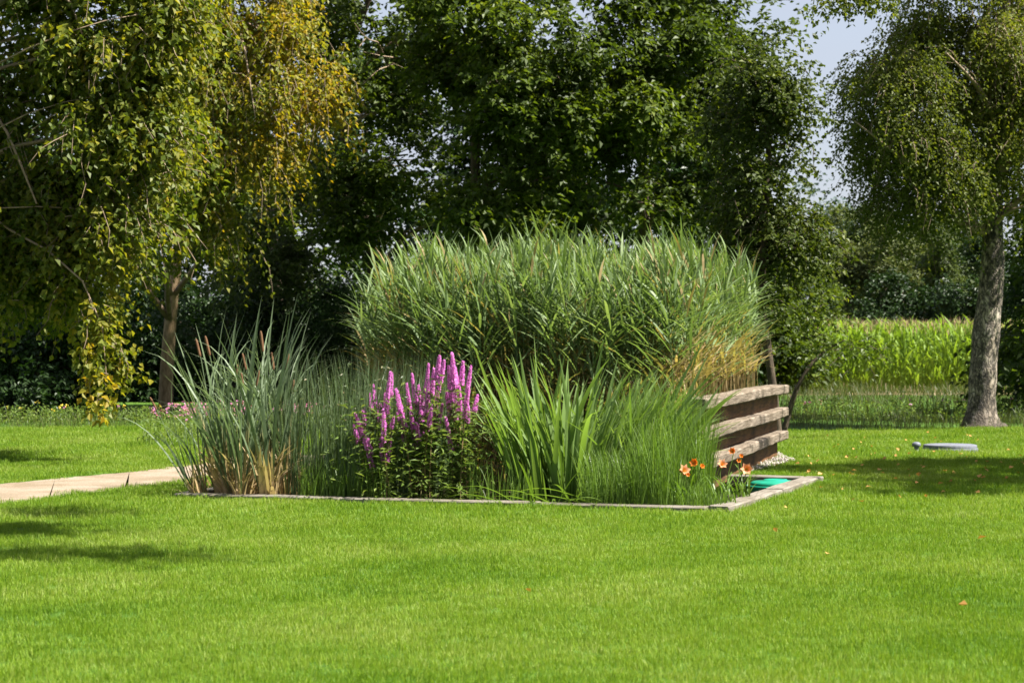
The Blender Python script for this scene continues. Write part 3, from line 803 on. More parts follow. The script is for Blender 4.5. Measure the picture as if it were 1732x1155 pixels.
# birch on the right
bb = gp(1661, 724)
dB = bb[1]
make_tree('birch_tree', 'birch with rough pale cracked trunk standing on the lawn near the grey cover', 'tree',
          [(bb[0], dB, 0, mpx(46, dB)), T(1660, 718, mpx(36, dB), dB), T(1660, 704, mpx(27, dB), dB), T(1661, 670, mpx(23.5, dB), dB), T(1662, 640, mpx(23, dB), dB), T(1667, 570, mpx(22.5, dB), dB), T(1674, 510, mpx(21.5, dB), dB), T(1680, 440, mpx(19, dB), dB), T(1678, 380, mpx(17, dB), dB), T(1679, 310, mpx(15.5, dB), dB),
           T(1690, 200, mpx(11, dB), dB), T(1700, 60, mpx(9, dB), dB), T(1700, -100, mpx(6, dB), dB), T(1690, -350, mpx(3, dB), dB)],
          blobs_px([(1555, 60, 48, 60, 120, .55), (1640, 50, 70, 65, 170, .62), (1720, 60, 60, 70, 150, .62), (1510, 120, 42, 40, 60, .5), (1580, 150, 70, 55, 150, .45), (1670, 150, 60, 60, 150, .6), (1730, 170, 50, 60, 110, .6),
                    (1505, 148, 34, 22, 75, .3), (1508, 205, 40, 28, 100, .3), (1448, 160, 16, 14, 14, .3), (1540, 230, 70, 45, 140, .35), (1605, 240, 60, 40, 130, .5), (1735, 250, 40, 50, 100, .55), (1520, 270, 28, 36, 75, .3), (1565, 310, 50, 40, 100, .3),
                    (1730, 350, 30, 40, 50, .35), (1530, 330, 28, 32, 55, .25), (1575, 350, 45, 28, 60, .25),
                    (1620, -70, 130, 80, 220, .5), (1720, -80, 100, 90, 170, .5), (1660, -230, 150, 110, 220, .5), (1660, -380, 110, 90, 140, .5), (1800, 100, 60, 150, 160, .5), (1800, 300, 50, 80, 60, .4)], dB - .4, 1.5),
          M['birch'], M['birch_bark'], S_BIRCH, seed=41, trunk_sides=18, twig_mat=M['twig'],
          extra_limbs=[([p3(1672, 325, dB), p3(1640, 302, dB - .5), p3(1600, 298, dB - 1), p3(1540, 280, dB - 1.6), p3(1490, 240, dB - 1.9), p3(1445, 205, dB - 2)], .075, .012),
                       ([p3(1688, 220, dB), p3(1665, 165, dB - 1), p3(1640, 130, dB - 1.6), p3(1600, 90, dB - 2)], .07, .02),
                       ([p3(1686, 300, dB), p3(1700, 250, dB - .2), p3(1710, 150, dB - .4), p3(1732, 60, dB - .6)], .11, .04)])

# tree outside the frame on the right: only hanging tips enter the top of the picture, its shade falls on the lawn
make_tree('overhanging_birch', 'hanging twig tips at the top edge below the open sky', 'tree',
          [(12.6, 27.7, 0, .25), (12.5, 27.7, 3, .2), (12.2, 27.6, 7, .14), (12.0, 27.4, 11, .06)],
          [((11.3, 26.5, 8.2), (1.5, 1.7, 1.1), 190, .45), ((12.9, 26.9, 9.2), (1.7, 1.8, 1.3), 190, .45), ((10.2, 24.4, 7.6), (1.1, 1.0, .7), 100, .45), ((12.2, 23.7, 8.2), (1.5, 1.3, 1.0), 150, .45),
           ((9.3, 26.1, 7.9), (.9, .5, .5), 40, .45), ((13.9, 24.9, 8.6), (1.5, 1.7, 1.3), 150, .45), ((9.0, 22.8, 7.2), (1.1, .4, .4), 40, .45), ((13.2, 21.9, 7.6), (1.5, 1.0, .8), 90, .45)]
          + blobs_px([(1402, 4, 4, 12, 5, .3, 0, .8, .3), (1428, -16, 10, 6, 4, .3, 0, .8, .3), (1455, -12, 10, 6, 5, .3, 0, .8, .3), (1490, -4, 5, 12, 5, .3, 0, .8, .3)], 29.5, .1),
          M['birch'], M['birch_bark'], dict(S_BIRCH, leaf=.11, mult=3.0), seed=42,
          extra_limbs=[([(9.6, 26.8, 8.0), (7.8, 29.5, 7.4), (6.0, 29.5, 6.9), (4.6, 29.5, 6.35), (4.1, 29.5, 6.1)], .04, .008)])

# tree left of the frame whose long limb reaches over the near lawn and shades it
make_tree('lawn_tree', 'tree outside the left edge that shades the near lawn', 'tree',
          [(-7.2, 18.6, 0, .2), (-7.2, 18.6, 3, .17), (-7.0, 18.6, 6, .12), (-6.9, 18.6, 9, .04)],
          [((.25, 18.0, 6.0), (.6, .25, .3), 60, .3), ((-.8, 17.9, 6.2), (.8, .3, .3), 100, .3), ((.8, 15.8, 6.0), (.7, .22, .3), 60, .3), ((-.5, 15.7, 6.1), (.9, .3, .3), 100, .3), ((-1.8, 15.9, 6.3), (.9, .4, .4), 130, .3),
           ((-.5, 19.7, 6.3), (.6, .3, .3), 60, .3), ((-1.7, 19.2, 6.5), (.9, .5, .4), 110, .3), ((-2.4, 17.6, 6.6), (.9, .7, .5), 150, .3), ((-3.8, 17.9, 6.9), (1.0, 1.0, .6), 200, .3), ((-5.2, 18.4, 7.4), (1.3, 1.3, 1.0), 110, .3), ((-7.2, 18.6, 8), (1.4, 1.4, 1.4), 120, .3)],
          M['weeping'], M['bark'], S_WEEP, seed=43)

# ---- understorey: dark shrubs along the wood edge (left) and behind
def shrub(name, label, px, py_top, d, w_px, n, leaf, seed, group, tint=.4, spray=None, base=0.0):
    x = (px - 866) * d / FPX
    zt = p3(px, py_top, d)[2]
    w = mpx(w_px, d)
    r = np.random.default_rng(seed)
    bl = []
    for k in range(6):
        z = zt * (0.09 + 0.14 * k + r.uniform(0, .06))
        ww = w * (0.62 if k < 4 else 0.4)
        bl.append(((x + r.normal(0, w * .35), d + r.normal(0, .4), z), (ww, 1.0, zt * .2), n // 6, tint))
    make_tree(name, label, 'shrub' if zt < 6 else 'tree', [(x, d, base, .09), (x + .1, d, zt * .3, .07), (x, d, zt * .6, .05), (x, d, zt * .85, .02)], bl, leaf, M['bark'], spray or S_SHRUB, group=group, seed=seed)

GH = 'dark evergreen shrubs along the edge of the wood'
k = 0
for px, top, d, w, lab in ((-60, 470, 46, 120, 'dark evergreen shrub at the left edge of the picture'), (60, 490, 45, 110, 'dark evergreen shrub under the left hanging branches'), (170, 480, 46.5, 110, 'dark evergreen shrub behind the hanging yellow spray'),
                           (385, 500, 53, 110, 'dark evergreen shrub right of the pale trunk'), (490, 500, 53, 100, 'dark evergreen shrub behind the cattails'), (590, 480, 52, 100, 'dark evergreen shrub at the left end of the reeds')):
    shrub('evergreen_shrub', lab, px, top, d, w, 520, M['dark_leaf'], 60 + k, GH); k += 1

for px, lab in ((-20, 'hedge shrub far left deep in the wood'), (110, 'hedge shrub deep in the wood left of the pale trunk'), (215, 'hedge shrub deep in the wood just left of the pale trunk'), (310, 'hedge shrub deep in the wood behind the pale trunk'),
                (410, 'hedge shrub deep in the wood behind the cattails'), (520, 'hedge shrub deep in the wood between cattails and reeds'), (640, 'hedge shrub deep in the wood behind the left reeds')):
    shrub('hedge_shrub', lab, px, 470, 58, 130, 460, M['dark_leaf'], 160 + k, 'deep hedge shrubs', spray=dict(S_SHRUB, leaf=.17, spread=.35)); k += 1

GB = 'deep wood trees behind the front row'
for px, top, d, w, n, lab in ((30, 80, 62, 170, 520, 'deep wood tree behind the left hanging branches'), (250, 80, 66, 170, 520, 'deep wood tree behind the pale trunk'), (430, 60, 60, 150, 500, 'deep wood tree behind the yellow foliage'),
                              (620, 60, 64, 120, 420, 'deep wood tree behind the bare pale twigs'), (770, 170, 68, 150, 520, 'deep wood tree behind the left half of the reeds'), (900, 60, 63, 150, 560, 'deep wood tree behind the middle of the reeds'),
                              (1050, 260, 67, 150, 560, 'deep wood tree behind the right half of the reeds'), (1180, 60, 62, 120, 520, 'deep wood tree behind the right end of the reeds'), (1270, 400, 66, 90, 260, 'deep wood tree behind the slender stem')):
    shrub('wood_tree', lab, px, top, d, w, n, M['dark_leaf'] if k % 3 else M['oak'], 60 + k, GB, spray=S_BACK); k += 1

GV = 'shrubs beyond the maize field'
for px, top, d, w, n, mt, lab in ((1440, 365, 98, 60, 360, 'willow', 'pale grey green willow shrub at the left behind the maize'), (1525, 378, 97, 60, 320, 'willow', 'grey green shrub behind the middle of the maize'),
                                  (1590, 385, 95, 50, 300, 'grey_leaf', 'mid green shrub with a lit edge left of the birch trunk'), (1490, 470, 93, 60, 300, 'dark_leaf', 'dark low shrub under the willow behind the maize'),
                                  (1580, 480, 92, 60, 300, 'dark_leaf', 'dark low shrub behind the right of the maize'), (1370, 430, 96, 60, 300, 'oak', 'green shrub left of the willow behind the maize'), (1660, 400, 90, 70, 340, 'dark_leaf', 'dark shrub behind the birch trunk')):
    shrub('field_shrub', lab, px, top, d, w, n, M[mt], 90 + k, GV, spray=dict(S_BACK, leaf=.17, len=.5, spread=.3, mult=4)); k += 1
for px, top, lab in ((1430, 350, 'dense tree far behind the left of the maize'), (1500, 365, 'dense tree far behind the middle of the maize'), (1570, 350, 'dense tree far behind the right of the maize'), (1640, 340, 'dense tree far behind the birch trunk')):
    shrub('field_tree', lab, px, top, 112, 75, 460, M['grey_leaf'], 200 + k, GV, spray=dict(S_BACK, leaf=.24, len=.6, spread=.35, mult=4)); k += 1
for px, top, d, w, n, lab in ((1735, 400, 50, 60, 420, 'dark evergreen shrub at the right edge behind the birch'), (1800, 380, 48, 80, 420, 'dark evergreen shrub just outside the right edge'),):
    shrub('evergreen_shrub', lab, px, top, d, w, n, M['dark_leaf'], 90 + k, GH); k += 1

wood_tree('broadleaf_tree', 'dark broadleaf tree at the right edge behind the birch', 1810, 46, 690, -150,
          [(1770, 330, 70, 70, 110, .25), (1760, 450, 60, 60, 100, .25), (1830, 420, 70, 90, 120, .25), (1780, 200, 70, 70, 110, .3), (1840, 100, 90, 90, 120, .3), (1800, -30, 90, 80, 110, .3), (1760, 560, 55, 60, 90, .2), (1730, 620, 40, 50, 60, .2)], M['oak'], S_OAK, 27, tint=.25)
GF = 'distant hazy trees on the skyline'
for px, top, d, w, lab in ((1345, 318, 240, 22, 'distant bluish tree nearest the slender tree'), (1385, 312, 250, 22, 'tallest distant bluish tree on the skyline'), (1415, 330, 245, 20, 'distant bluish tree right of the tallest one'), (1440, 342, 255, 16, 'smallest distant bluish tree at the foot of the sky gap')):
    shrub('distant_tree', lab, px, top, d, w, 300, M['haze_blue_leaf'], 90 + k, GF, spray=dict(S_BACK, leaf=.5, len=1.4, spread=.8, clusters=.6, mult=1)); k += 1

# ------------------------------------------------------------------ rough grass, wildflowers, maize
def stuff_blades(name, mat, X, Y, h, w, bend=(.2, .9), z=0., tint=.5):
    g = Geo()
    n = len(X)
    add_blades(g, np.stack([X, Y, np.full(n, z)], 1), rng.uniform(0, 6.28, n), h * rng.uniform(.5, 1.2, n), w * rng.uniform(.7, 1.3, n), rng.uniform(0, .3, n), rng.uniform(*bend, n), nseg=3, tint=tint)
    return tag(g.build(name, mat), kind='stuff')

n = 22000
X = rng.uniform(-15, 15, n); Y = rng.uniform(39.3, 47, n) + np.where(X < 0, 1.0, 0) + .5 * np.sin(X * 1.7)
stuff_blades('rough_grass', M['rough_grass'], X, Y, .26 + .10 * np.sin(X * 2.3 + Y) * np.sin(X * .7 - Y * 1.9), .009, bend=(.2, 1.6))
n = 14000
X = rng.uniform(4, 22, n); Y = rng.uniform(46, 66, n)
stuff_blades('rough_grass', M['rough_grass'], X, Y, .40 + .14 * np.sin(X * 1.6 + Y * .6) * np.sin(X * .7 - Y), .011, bend=(.2, 1.6))

def wildflowers(name, x0, x1, y0, y1, n, h, mats, nf, label=None):
    g = Geo()
    X = rng.uniform(x0, x1, n); Y = rng.uniform(y0, y1, n)
    P = np.stack([X, Y, np.zeros(n)], 1)
    add_blades(g, P, rng.uniform(0, 6.28, n), h * rng.uniform(.5, 1.1, n), .012, rng.uniform(0, .25, n), rng.uniform(0, .5, n), nseg=3)
    m = n * 4
    i = rng.integers(0, n, m)
    LP = P[i] + np.stack([rng.normal(0, .07, m), rng.normal(0, .07, m), h * rng.uniform(.15, .9, m)], 1)
    add_leaves(g, LP, rng.normal(0, 1, (m, 3)), np.array([0, 0, 1.]) + rng.normal(0, .4, (m, 3)), .07, .03, .5)
    base_o = tag(g.build(name, M['loose_leaf']), kind='stuff')
    for mt, cnt in mats:
        g = Geo()
        i = rng.integers(0, n, cnt)
        c = P[i] + np.stack([rng.normal(0, .05, cnt), rng.normal(0, .05, cnt), h * rng.uniform(.75, 1.08, cnt)], 1)
        c = np.repeat(c, 5, 0) + rng.normal(0, .012, (cnt * 5, 3))
        add_leaves(g, c, rng.normal(0, 1, c.shape), np.array([0, -.5, 1.]) + rng.normal(0, .4, c.shape), .035, .028, .5)
        tag(g.build('blossom', M[mt], base_o), kind='stuff')
fx0, fy0 = gp(285, 768); fx1, _ = gp(400, 768)
wildflowers('wildflowers', -5.5, -3.2, 33, 39, 700, .52, [('meadow_pink', 260)], 1)
wildflowers('wildflowers', -10, -6.5, 40, 42.5, 350, .40, [('meadow_yellow', 14), ('meadow_pink', 4)], 1)
wildflowers('wildflowers', 5.5, 12.5, 42, 46, 500, .45, [('meadow_pink', 20)], 1)


def maize():
    g, gt = Geo(), Geo()
    rows = np.arange(66.5, 88, .75)
    for y in rows:
        xs = np.arange(4.5 + (y - 66) * .05, 24, .17)
        n = len(xs)
        P = np.stack([xs + rng.normal(0, .03, n), y + rng.normal(0, .04, n), np.zeros(n)], 1)
        H = rng.uniform(1.75, 2.1, n)
        top = P + np.stack([rng.normal(0, .05, n), rng.normal(0, .05, n), H], 1)
        add_tubes(g, np.stack([P, (P + top) / 2, top], 1), np.broadcast_to([.016, .013, .006], (n, 3)), sides=3, cap=False)
        m = 9
        for k in range(m):
            z = H * (.12 + .8 * k / m)
            az = rng.uniform(0, 6.28, n)
            pp = P + np.stack([np.zeros(n), np.zeros(n), z], 1)
            add_blades(g, pp, az, rng.uniform(.5, .85, n), rng.uniform(.05, .08, n), rng.uniform(.2, .5, n), rng.uniform(.9, 2.0, n), nseg=4, profile='lance')
        for q in range(4):
            add_blades(gt, top - np.array([0, 0, .1]), rng.uniform(0, 6.28, n), rng.uniform(.22, .34, n), .018, rng.uniform(.05, .4, n), .3, nseg=2)
    mo = tag(g.build('maize', M['maize']), kind='stuff')
    tag(gt.build('tassels', M['tassel'], mo), kind='stuff')
maize()

# ------------------------------------------------------------------ timber: pond edging, sleeper wall, raised bed
def edge_beam(g, A, B, d, h, ztop, seed, off=0.0):
    u = np.r_[(B - A) / np.linalg.norm(B - A), 0]
    nn = np.array([u[1], -u[0], 0])
    c = np.r_[(A + B) / 2, ztop - h / 2] + nn * off
    return np.array(c), u, nn, np.linalg.norm(B - A)


def beam_obj(name, parent, A, B, d, h, ztop, mat, seed, off=0.0, bev=.012, warp=.004):
    """A timber whose mesh lies along local X, so grain follows it"""
    A, B = np.asarray(A, float), np.asarray(B, float)
    l = np.linalg.norm(B - A)
    g = Geo()
    add_box(g, (0, 0, 0), (1, 0, 0), (0, 1, 0), (l, d, h), bev=bev, seg=max(5, int(l / .25)), warp=warp, seed=seed)
    u = (B - A) / l
    nn = np.array([u[1], -u[0]])
    c = (A + B) / 2 + nn * off
    o = link(name, g.mesh(name, mat), parent, loc=(c[0], c[1], ztop - h / 2), rot=(0, 0, math.atan2(u[1], u[0])))
    return o

edg = empty('pond_edging')
tag(edg, 'flat grey timber edging framing the planted pond', 'edging')
EW = 0.20
def split_beams(A, B, cuts, ztop, seed, off):
    p = [0] + cuts + [1]
    for i in range(len(p) - 1):
        a, b = A + (B - A) * p[i], A + (B - A) * p[i + 1]
        u = (B - A) / np.linalg.norm(B - A)
        beam_obj('beam', edg, a + u * .003, b - u * .003, EW, .12, ztop + (i % 2) * .003, M['edging'], seed + i, off=off)
uf = (F - L) / np.linalg.norm(F - L); ur = (R - F) / np.linalg.norm(R - F)
split_beams(L, F - uf * 0.203, [.33, .70], .045, 100, -EW / 2 + .02)                # front
split_beams(F + ur * .0, R + ur * .0, [.52], .055, 110, -EW / 2 + .02)            # right
split_beams(R - uf * .203, Bk, [.4, .75], .050, 120, -EW / 2 + .02)
split_beams(Bk - ur * .2, L + ur * .203, [.5], .050, 130, -EW / 2 + .02)

wall = empty('sleeper_wall', (WA[0], WA[1], 0))
tag(wall, 'stepped retaining wall of weathered timber sleepers holding the raised reed bed', 'retaining wall')
def wbeam(name, A, B, d, h, ztop, mat, seed, off):
    o = beam_obj(name, wall, A, B, d, h, ztop, mat, seed, off=off, bev=.015, warp=.006)
    o.location = (o.location[0] - WA[0], o.location[1] - WA[1], o.location[2])
    return o
H = 0.99
for i, (zt, h) in enumerate(((.985, .118), (.670, .118), (.367, .118))):
    # wn points to the right of the direction WB->WA
    wbeam('sleeper', WB - wu * (.2 * i), WA, .26, h, zt, M['sleeper'], 200 + i, 0.07)
for i, (zt, zb) in enumerate(((.865, .672), (.550, .369), (.247, -.03))):
    wbeam('backing_board', WB, WA - wu * .13, .12, zt - zb, zt, M['backing'], 210 + i, 0.0)
FB = np.array([-1.55, 24.4])
fu = (WB - FB) / np.linalg.norm(WB - FB)
fo = np.array([fu[1], -fu[0]])                           # towards the viewer
# soil of the raised bed
BED = [WB - wn * .08 + wu * .1, WA - wn * .08 - wu * .35, np.array([-.6, 31.2]), np.array([-1.75, 29.0]), FB + np.array([0.02, .12])]
toe = [WB + fo * .05 - wn * .08, FB + fo * .3 - fu * .3]
up = [BED[0] - fo * .85 + wu * .0, BED[1], BED[2], BED[3], BED[4] - fo * .85]
c0 = np.mean(up, 0)
g = Geo()
V = [(p[0], p[1], .86) for p in up] + [(p[0], p[1], -.15) for p in (toe[0], BED[1], BED[2], BED[3] - fu * .5, toe[1])] + [(c0[0], c0[1], .93)]
g.add(V, T=[[i, (i + 1) % 5, 10] for i in range(5)], Q=[[i, (i + 1) % 5, (i + 1) % 5 + 5, i + 5] for i in range(5)])
tag(g.build('raised_bed', M['soil']), kind='structure')
def bed_z(X, Y):
    d = (np.stack([X, Y], -1) - WB) @ (-fo)              # distance behind the front toe
    return np.clip(-.12 + d / .85 * .95, -.12, .86)

# gravel strip
g = Geo()
gx = np.array(GRAV)
n = 2600
X = rng.uniform(gx[:, 0].min(), gx[:, 0].max(), n); Y = rng.uniform(gx[:, 1].min(), gx[:, 1].max(), n)
kk = inside(GRAV, X, Y)
X, Y = X[kk], Y[kk]
n = len(X)
oct_v = np.array([[1, 0, 0], [0, 1, 0], [-1, 0, 0], [0, -1, 0], [0, 0, .8], [0, 0, -.8]])
oct_t = np.array([[0, 1, 4], [1, 2, 4], [2, 3, 4], [3, 0, 4], [1, 0, 5], [2, 1, 5], [3, 2, 5], [0, 3, 5]])
s = rng.uniform(.012, .03, (n, 1, 1))
V = oct_v[None] * s * rng.uniform(.7, 1.3, (n, 6, 1)) + np.stack([X, Y, rng.uniform(.008, .03, n)], 1)[:, None]
g.add(V.reshape(-1, 3), T=(oct_t[None] + (np.arange(n) * 6)[:, None, None]).reshape(-1, 3))
tag(g.build('gravel', M['pebble']), kind='stuff')
g = Geo()
g.add([(p[0], p[1], .008) for p in GRAV] + [(gx[:, 0].mean(), gx[:, 1].mean(), .012)], T=[[i, (i + 1) % len(GRAV), len(GRAV)] for i in range(len(GRAV))])
tag(g.build('gravel_bed', M['path']), kind='structure')

# ------------------------------------------------------------------ teal tub lid, grey cover, vent
tx, ty = gp(1300, 838)
ty += .55
lid = empty('pump_lid', (2.90, 25.05, -.045))
tag(lid, 'turquoise plastic lid in the right corner of the pond', 'lid')
g = Geo()
add_lathe(g, [(0.0, .085), (.09, .084), (.10, .096), (.125, .096), (.135, .083), (.24, .075), (.275, .062), (.285, .045), (.285, .02)], 28)
g.build('dome', M['teal'], lid, smooth=True)
g = Geo()
add_lathe(g, [(.286, .03), (.325, .03), (.33, .02), (.325, -.02), (.30, -.08)], 28)
g.build('rim', M['teal'], lid, smooth=True)

cx, cy = gp(1607, 764)
cov = empty('manhole_cover', (cx, cy, 0))
tag(cov, 'round grey tank cover lying on the lawn in front of the birch', 'cover')
g = Geo(); add_lathe(g, [(0, .112), (.33, .108), (.37, .10), (.375, .08), (.375, .045)], 40); g.build('lid', M['grey_plastic'], cov, smooth=False)
g = Geo(); add_lathe(g, [(.345, .06), (.385, .055), (.39, .04), (.39, -.03)], 40); g.build('rim', M['vent'], cov)
vx, vy = gp(1550, 766)
vent = empty('vent_pipe', (vx, vy, 0))
tag(vent, 'small dark vent pipe with mushroom cap beside the round grey cover', 'vent')
g = Geo(); add_lathe(g, [(.034, -.03), (.034, .10), (.030, .105)], 16); g.build('pipe', M['vent'], vent, smooth=True)
g = Geo(); add_lathe(g, [(.03, .085), (.05, .088), (.062, .10), (.062, .125), (.05, .145), (.025, .155), (0, .157)], 18); g.build('cap', M['vent'], vent, smooth=True)

# ------------------------------------------------------------------ reeds
def reed_geo(g, P, H, az_lean, lean, seed=None, dry=0.0):
    """reed stems with two ranks of drooping leaves. tint: <.25 straw, >.3 green"""
    n = len(P)
    K = 6
    t = np.linspace(0, 1, K)
    hx = np.cos(az_lean)[:, None]; hy = np.sin(az_lean)[:, None]
    off = lean[:, None] * H[:, None] * t ** 1.8
    path = np.stack([P[:, 0:1] + hx * off, P[:, 1:2] + hy * off, P[:, 2:3] + H[:, None] * t * (1 - .10 * lean[:, None] * t)], 2)
    st = np.where(t < .45, .06, .36)[None] + rng.uniform(-.04, .06, (n, 1))
    add_tubes(g, path, np.broadcast_to(np.array([.0055, .005, .0045, .004, .0035, .002]), (n, K)), sides=3, cap=False, tint=st)
    nl = 14
    for k in range(nl):
        f = .20 + .77 * k / (nl - 1)
        i = min(int(f * (K - 1)), K - 2); w = f * (K - 1) - i
        pp = path[:, i] * (1 - w) + path[:, i + 1] * w
        az = az_lean + rng.normal(0, .75, n) + np.where(rng.random(n) < .25, np.pi, 0)
        dead = (rng.random(n) < (.75 if f < .42 else .05))
        ti = np.where(dead, rng.uniform(0, .15, n), rng.uniform(.35, .78, n))
        L = rng.uniform(.36, .66, n) * (1 - .35 * max(0, f - .75) / .25)
        up = f > .82
        add_blades(g, pp, az, L, rng.uniform(.020, .034, n), rng.uniform(.1, .5, n) if up else rng.uniform(.55, 1.1, n), rng.uniform(.2, .9, n) if up else rng.uniform(.4, 1.2, n), nseg=4, profile='lance', tint=ti, tint_tip=ti + .08)


def reed_points(n):
    X = rng.uniform(-3, 3.8, n * 3); Y = rng.uniform(23, 31.5, n * 3)
    k = inside(BED, X, Y, -.12)
    return X[k][:n], Y[k][:n]
X, Y = reed_points(1450)
# taller in the middle, leaning out at the left end
pxp = 866 + X * FPX / Y
H = 1.42 + .13 * np.exp(-((pxp - 970) / 200.) ** 2) - .22 * np.clip((760 - pxp) / 140., 0, 1) + rng.normal(0, .16, len(X)) + .035 * (Y - 27)
H = H + .16 * np.sin(X * 3.1 + .7 * Y) * np.sin(X * 1.3 - Y * .9)
H = np.clip(H, 1.0, 2.5)
BZ = bed_z(X, Y)
H = H + (.86 - BZ) * .75
lean_dir = np.where(rng.random(len(X)) < .78, np.pi, 0.3) + rng.normal(0, .7, len(X))
lean = np.clip(.09 + .07 * np.clip((740 - pxp) / 120., 0, 1) + rng.normal(0, .06, len(X)), .01, .5)
g = Geo()
P = np.stack([X, Y, BZ - .02], 1)
reed_geo(g, P, H, lean_dir, lean)
tag(g.build('reeds', M['reed_leaf']), kind='stuff')

# individual reeds that stand clear along the near edge of the bed
# withered leaves and stalks on the bank below the reeds
n = 1500
f = rng.uniform(-.05, .98, n); e = rng.uniform(.05, 1.1, n)
q = FB + (WB - FB) * f[:, None] - fo * e[:, None]
g = Geo()
add_blades(g, np.c_[q, bed_z(q[:, 0], q[:, 1])], rng.uniform(0, 6.28, n), rng.uniform(.3, .75, n), rng.uniform(.010, .02, n), rng.uniform(0, .6, n), rng.uniform(.3, 1.8, n), nseg=4, profile='lance', tint=rng.uniform(0, .2, n))
tag(g.build('withered_reeds', M['reed_leaf']), kind='stuff')

GR = 'single reeds standing along the near edge of the reed bed'
protos = []
for v in range(8):
    g = Geo()
    hh = np.array([1.42 + .05 * (v - 4)])
    reed_geo(g, np.zeros((1, 3)), hh, np.array([np.pi + .5 * (v - 4) * .6]), np.array([.06 + .02 * (v % 4)]))
    protos.append(g.mesh('reed', M['reed_leaf']))
for i in range(110):
    if i < 60:
        f = rng.uniform(.08, .97); b = WB + (WA - WB) * f - wn * rng.uniform(.10, .35)
    else:
        f = rng.uniform(.0, .97); b = FB + (WB - FB) * f - fo * rng.uniform(.6, 1.0)
    o = link('reed', protos[i % 8], loc=(b[0], b[1], float(bed_z(b[0], b[1])) - .01), rot=(rng.normal(0, .03), rng.normal(0, .03), rng.normal(0, .5)), scale=[float(rng.uniform(.92, 1.14))] * 3)
    tag(o, 'green reed with straw coloured foot at the near edge of the reed bed', 'reed', GR)

# ------------------------------------------------------------------ cattails
GC = 'cattails in the left corner of the pond'
cat_protos = []
for v in range(6):
    g = Geo()
    n = 8
    az = np.where(np.arange(n) % 2 == 0, .3, .3 + np.pi) + rng.normal(0, .6, n)
    P = np.stack([rng.normal(0, .02, n), rng.normal(0, .02, n), np.zeros(n)], 1)
    tt = rng.uniform(.5, .9, n)
    add_blades(g, P, az, rng.uniform(1.1, 1.95, n), rng.uniform(.021, .033, n), rng.uniform(.02, .22, n), rng.uniform(.1, .8, n) + (rng.random(n) < .35) * 1.2, nseg=9, power=2.4, profile='sword', tint=np.clip(tt - .6, .02, 1), tint_tip=tt + .1)
    m = 12    # withered sheaths at the foot
    P2 = np.stack([rng.normal(0, .03, m), rng.normal(0, .03, m), np.zeros(m)], 1)
    add_blades(g, P2, rng.uniform(0, 6.28, m), rng.uniform(.30, .70, m), rng.uniform(.024, .046, m), rng.uniform(0, .3, m), rng.uniform(.1, 1.6, m), nseg=5, profile='sword', tint=rng.uniform(0, .12, m))
    leaves = g.mesh('leaves', M['cattail_leaf'])
    g2, g3 = Geo(), Geo()
    hx, hz = rng.uniform(-.22, .1), rng.uniform(1.35, 1.65)
    st = np.array([[0, 0, 0], [hx * .2, 0, hz * .5], [hx * .6, 0, hz * .85], [hx, .0, hz]])
    add_tubes(g2, st, np.array([.006, .005, .004, .003]), sides=4)
    dd = norm(st[3] - st[2])
    sp = st[2][None] + dd[None] * np.array([.05, .055, .075, .20, .225, .235])[:, None]
    add_tubes(g3, sp, np.array([.003, .010, .0125, .0125, .009, .003]), sides=8)
    cat_protos.append((leaves, g2.mesh('stem', M['cattail_leaf']), g3.mesh('spike', M['spike'])))
cat_px = []
for i in range(42):
    px = 372 + (i % 21) * 6.2 + rng.normal(0, 4)
    cat_px.append((px, 843 + (px - 294) * .0245 - 6 - rng.uniform(0, 20)))
cat_px[0] = (350, 836); cat_px[1] = (338, 837); cat_px[2] = (377, 834)
for i, (px, py) in enumerate(cat_px):
    x, y = gp(px, py + 4)
    root = empty('cattail', (x, y, -.1), rng.normal(.1, .5))
    tag(root, 'cattail with long grey green leaves and a withered straw coloured foot', 'cattail', GC)
    lf, stm, spk = cat_protos[i % 6]
    s = float(rng.uniform(.8, 1.15)) * (1.0 if px > 365 else .8)
    tilt = rng.normal(0, .06) + (-.38 if i in (0, 1) else -.1 * (px < 400))
    root.rotation_euler = (rng.normal(0, .05), tilt, root.rotation_euler[2] * .3)
    root.scale = (s, s, s)
    if i == 0: tag(root, 'leftmost cattail leaning far out over the left corner of the pond edging', 'cattail', GC)
    if i == 1: tag(root, 'second cattail leaning left, just right of the leftmost one', 'cattail', GC)
    link('leaves', lf, root)
    if i % 4 == 1:
        link('stem', stm, root); link('spike', spk, root)

# ------------------------------------------------------------------ rushes and short green sedge behind the cattails
def rushes():
    g = Geo()
    n = 1500
    px = rng.uniform(470, 690, n)
    f = rng.uniform(0, 1, n)
    b0 = np.array([gp(p, 842 + (p - 294) * .0256) for p in px])
    X = b0[:, 0] + .3 * f * 2; Y = b0[:, 1] + .35 + 1.5 * f
    P = np.stack([X, Y, np.full(n, -.1)], 1)
    az = np.where(px < 560, np.pi, 0) * (rng.random(n) < .6) + rng.normal(0, 1.0, n)
    hh = rng.uniform(1.0, 1.62, n)
    add_blades(g, P, az, hh, .008, rng.uniform(.0, .10, n), rng.uniform(.05, .35, n) + (rng.random(n) < .08) * .8, nseg=6, power=2.0, profile='sword', tint=rng.uniform(.0, .12, n), tint_tip=rng.uniform(.55, .8, n))
    # brown seed tufts
    m = 260
    i = rng.integers(0, n, m)
    c = P[i] + np.stack([rng.normal(0, .05, m), rng.normal(0, .05, m), hh[i] * rng.uniform(.65, .95, m)], 1)
    add_leaves(g, c, rng.normal(0, 1, (m, 3)), rng.normal(0, 1, (m, 3)), .05, .02, 1.0)
    return tag(g.build('rushes', M['rush']), kind='stuff')
rushes()

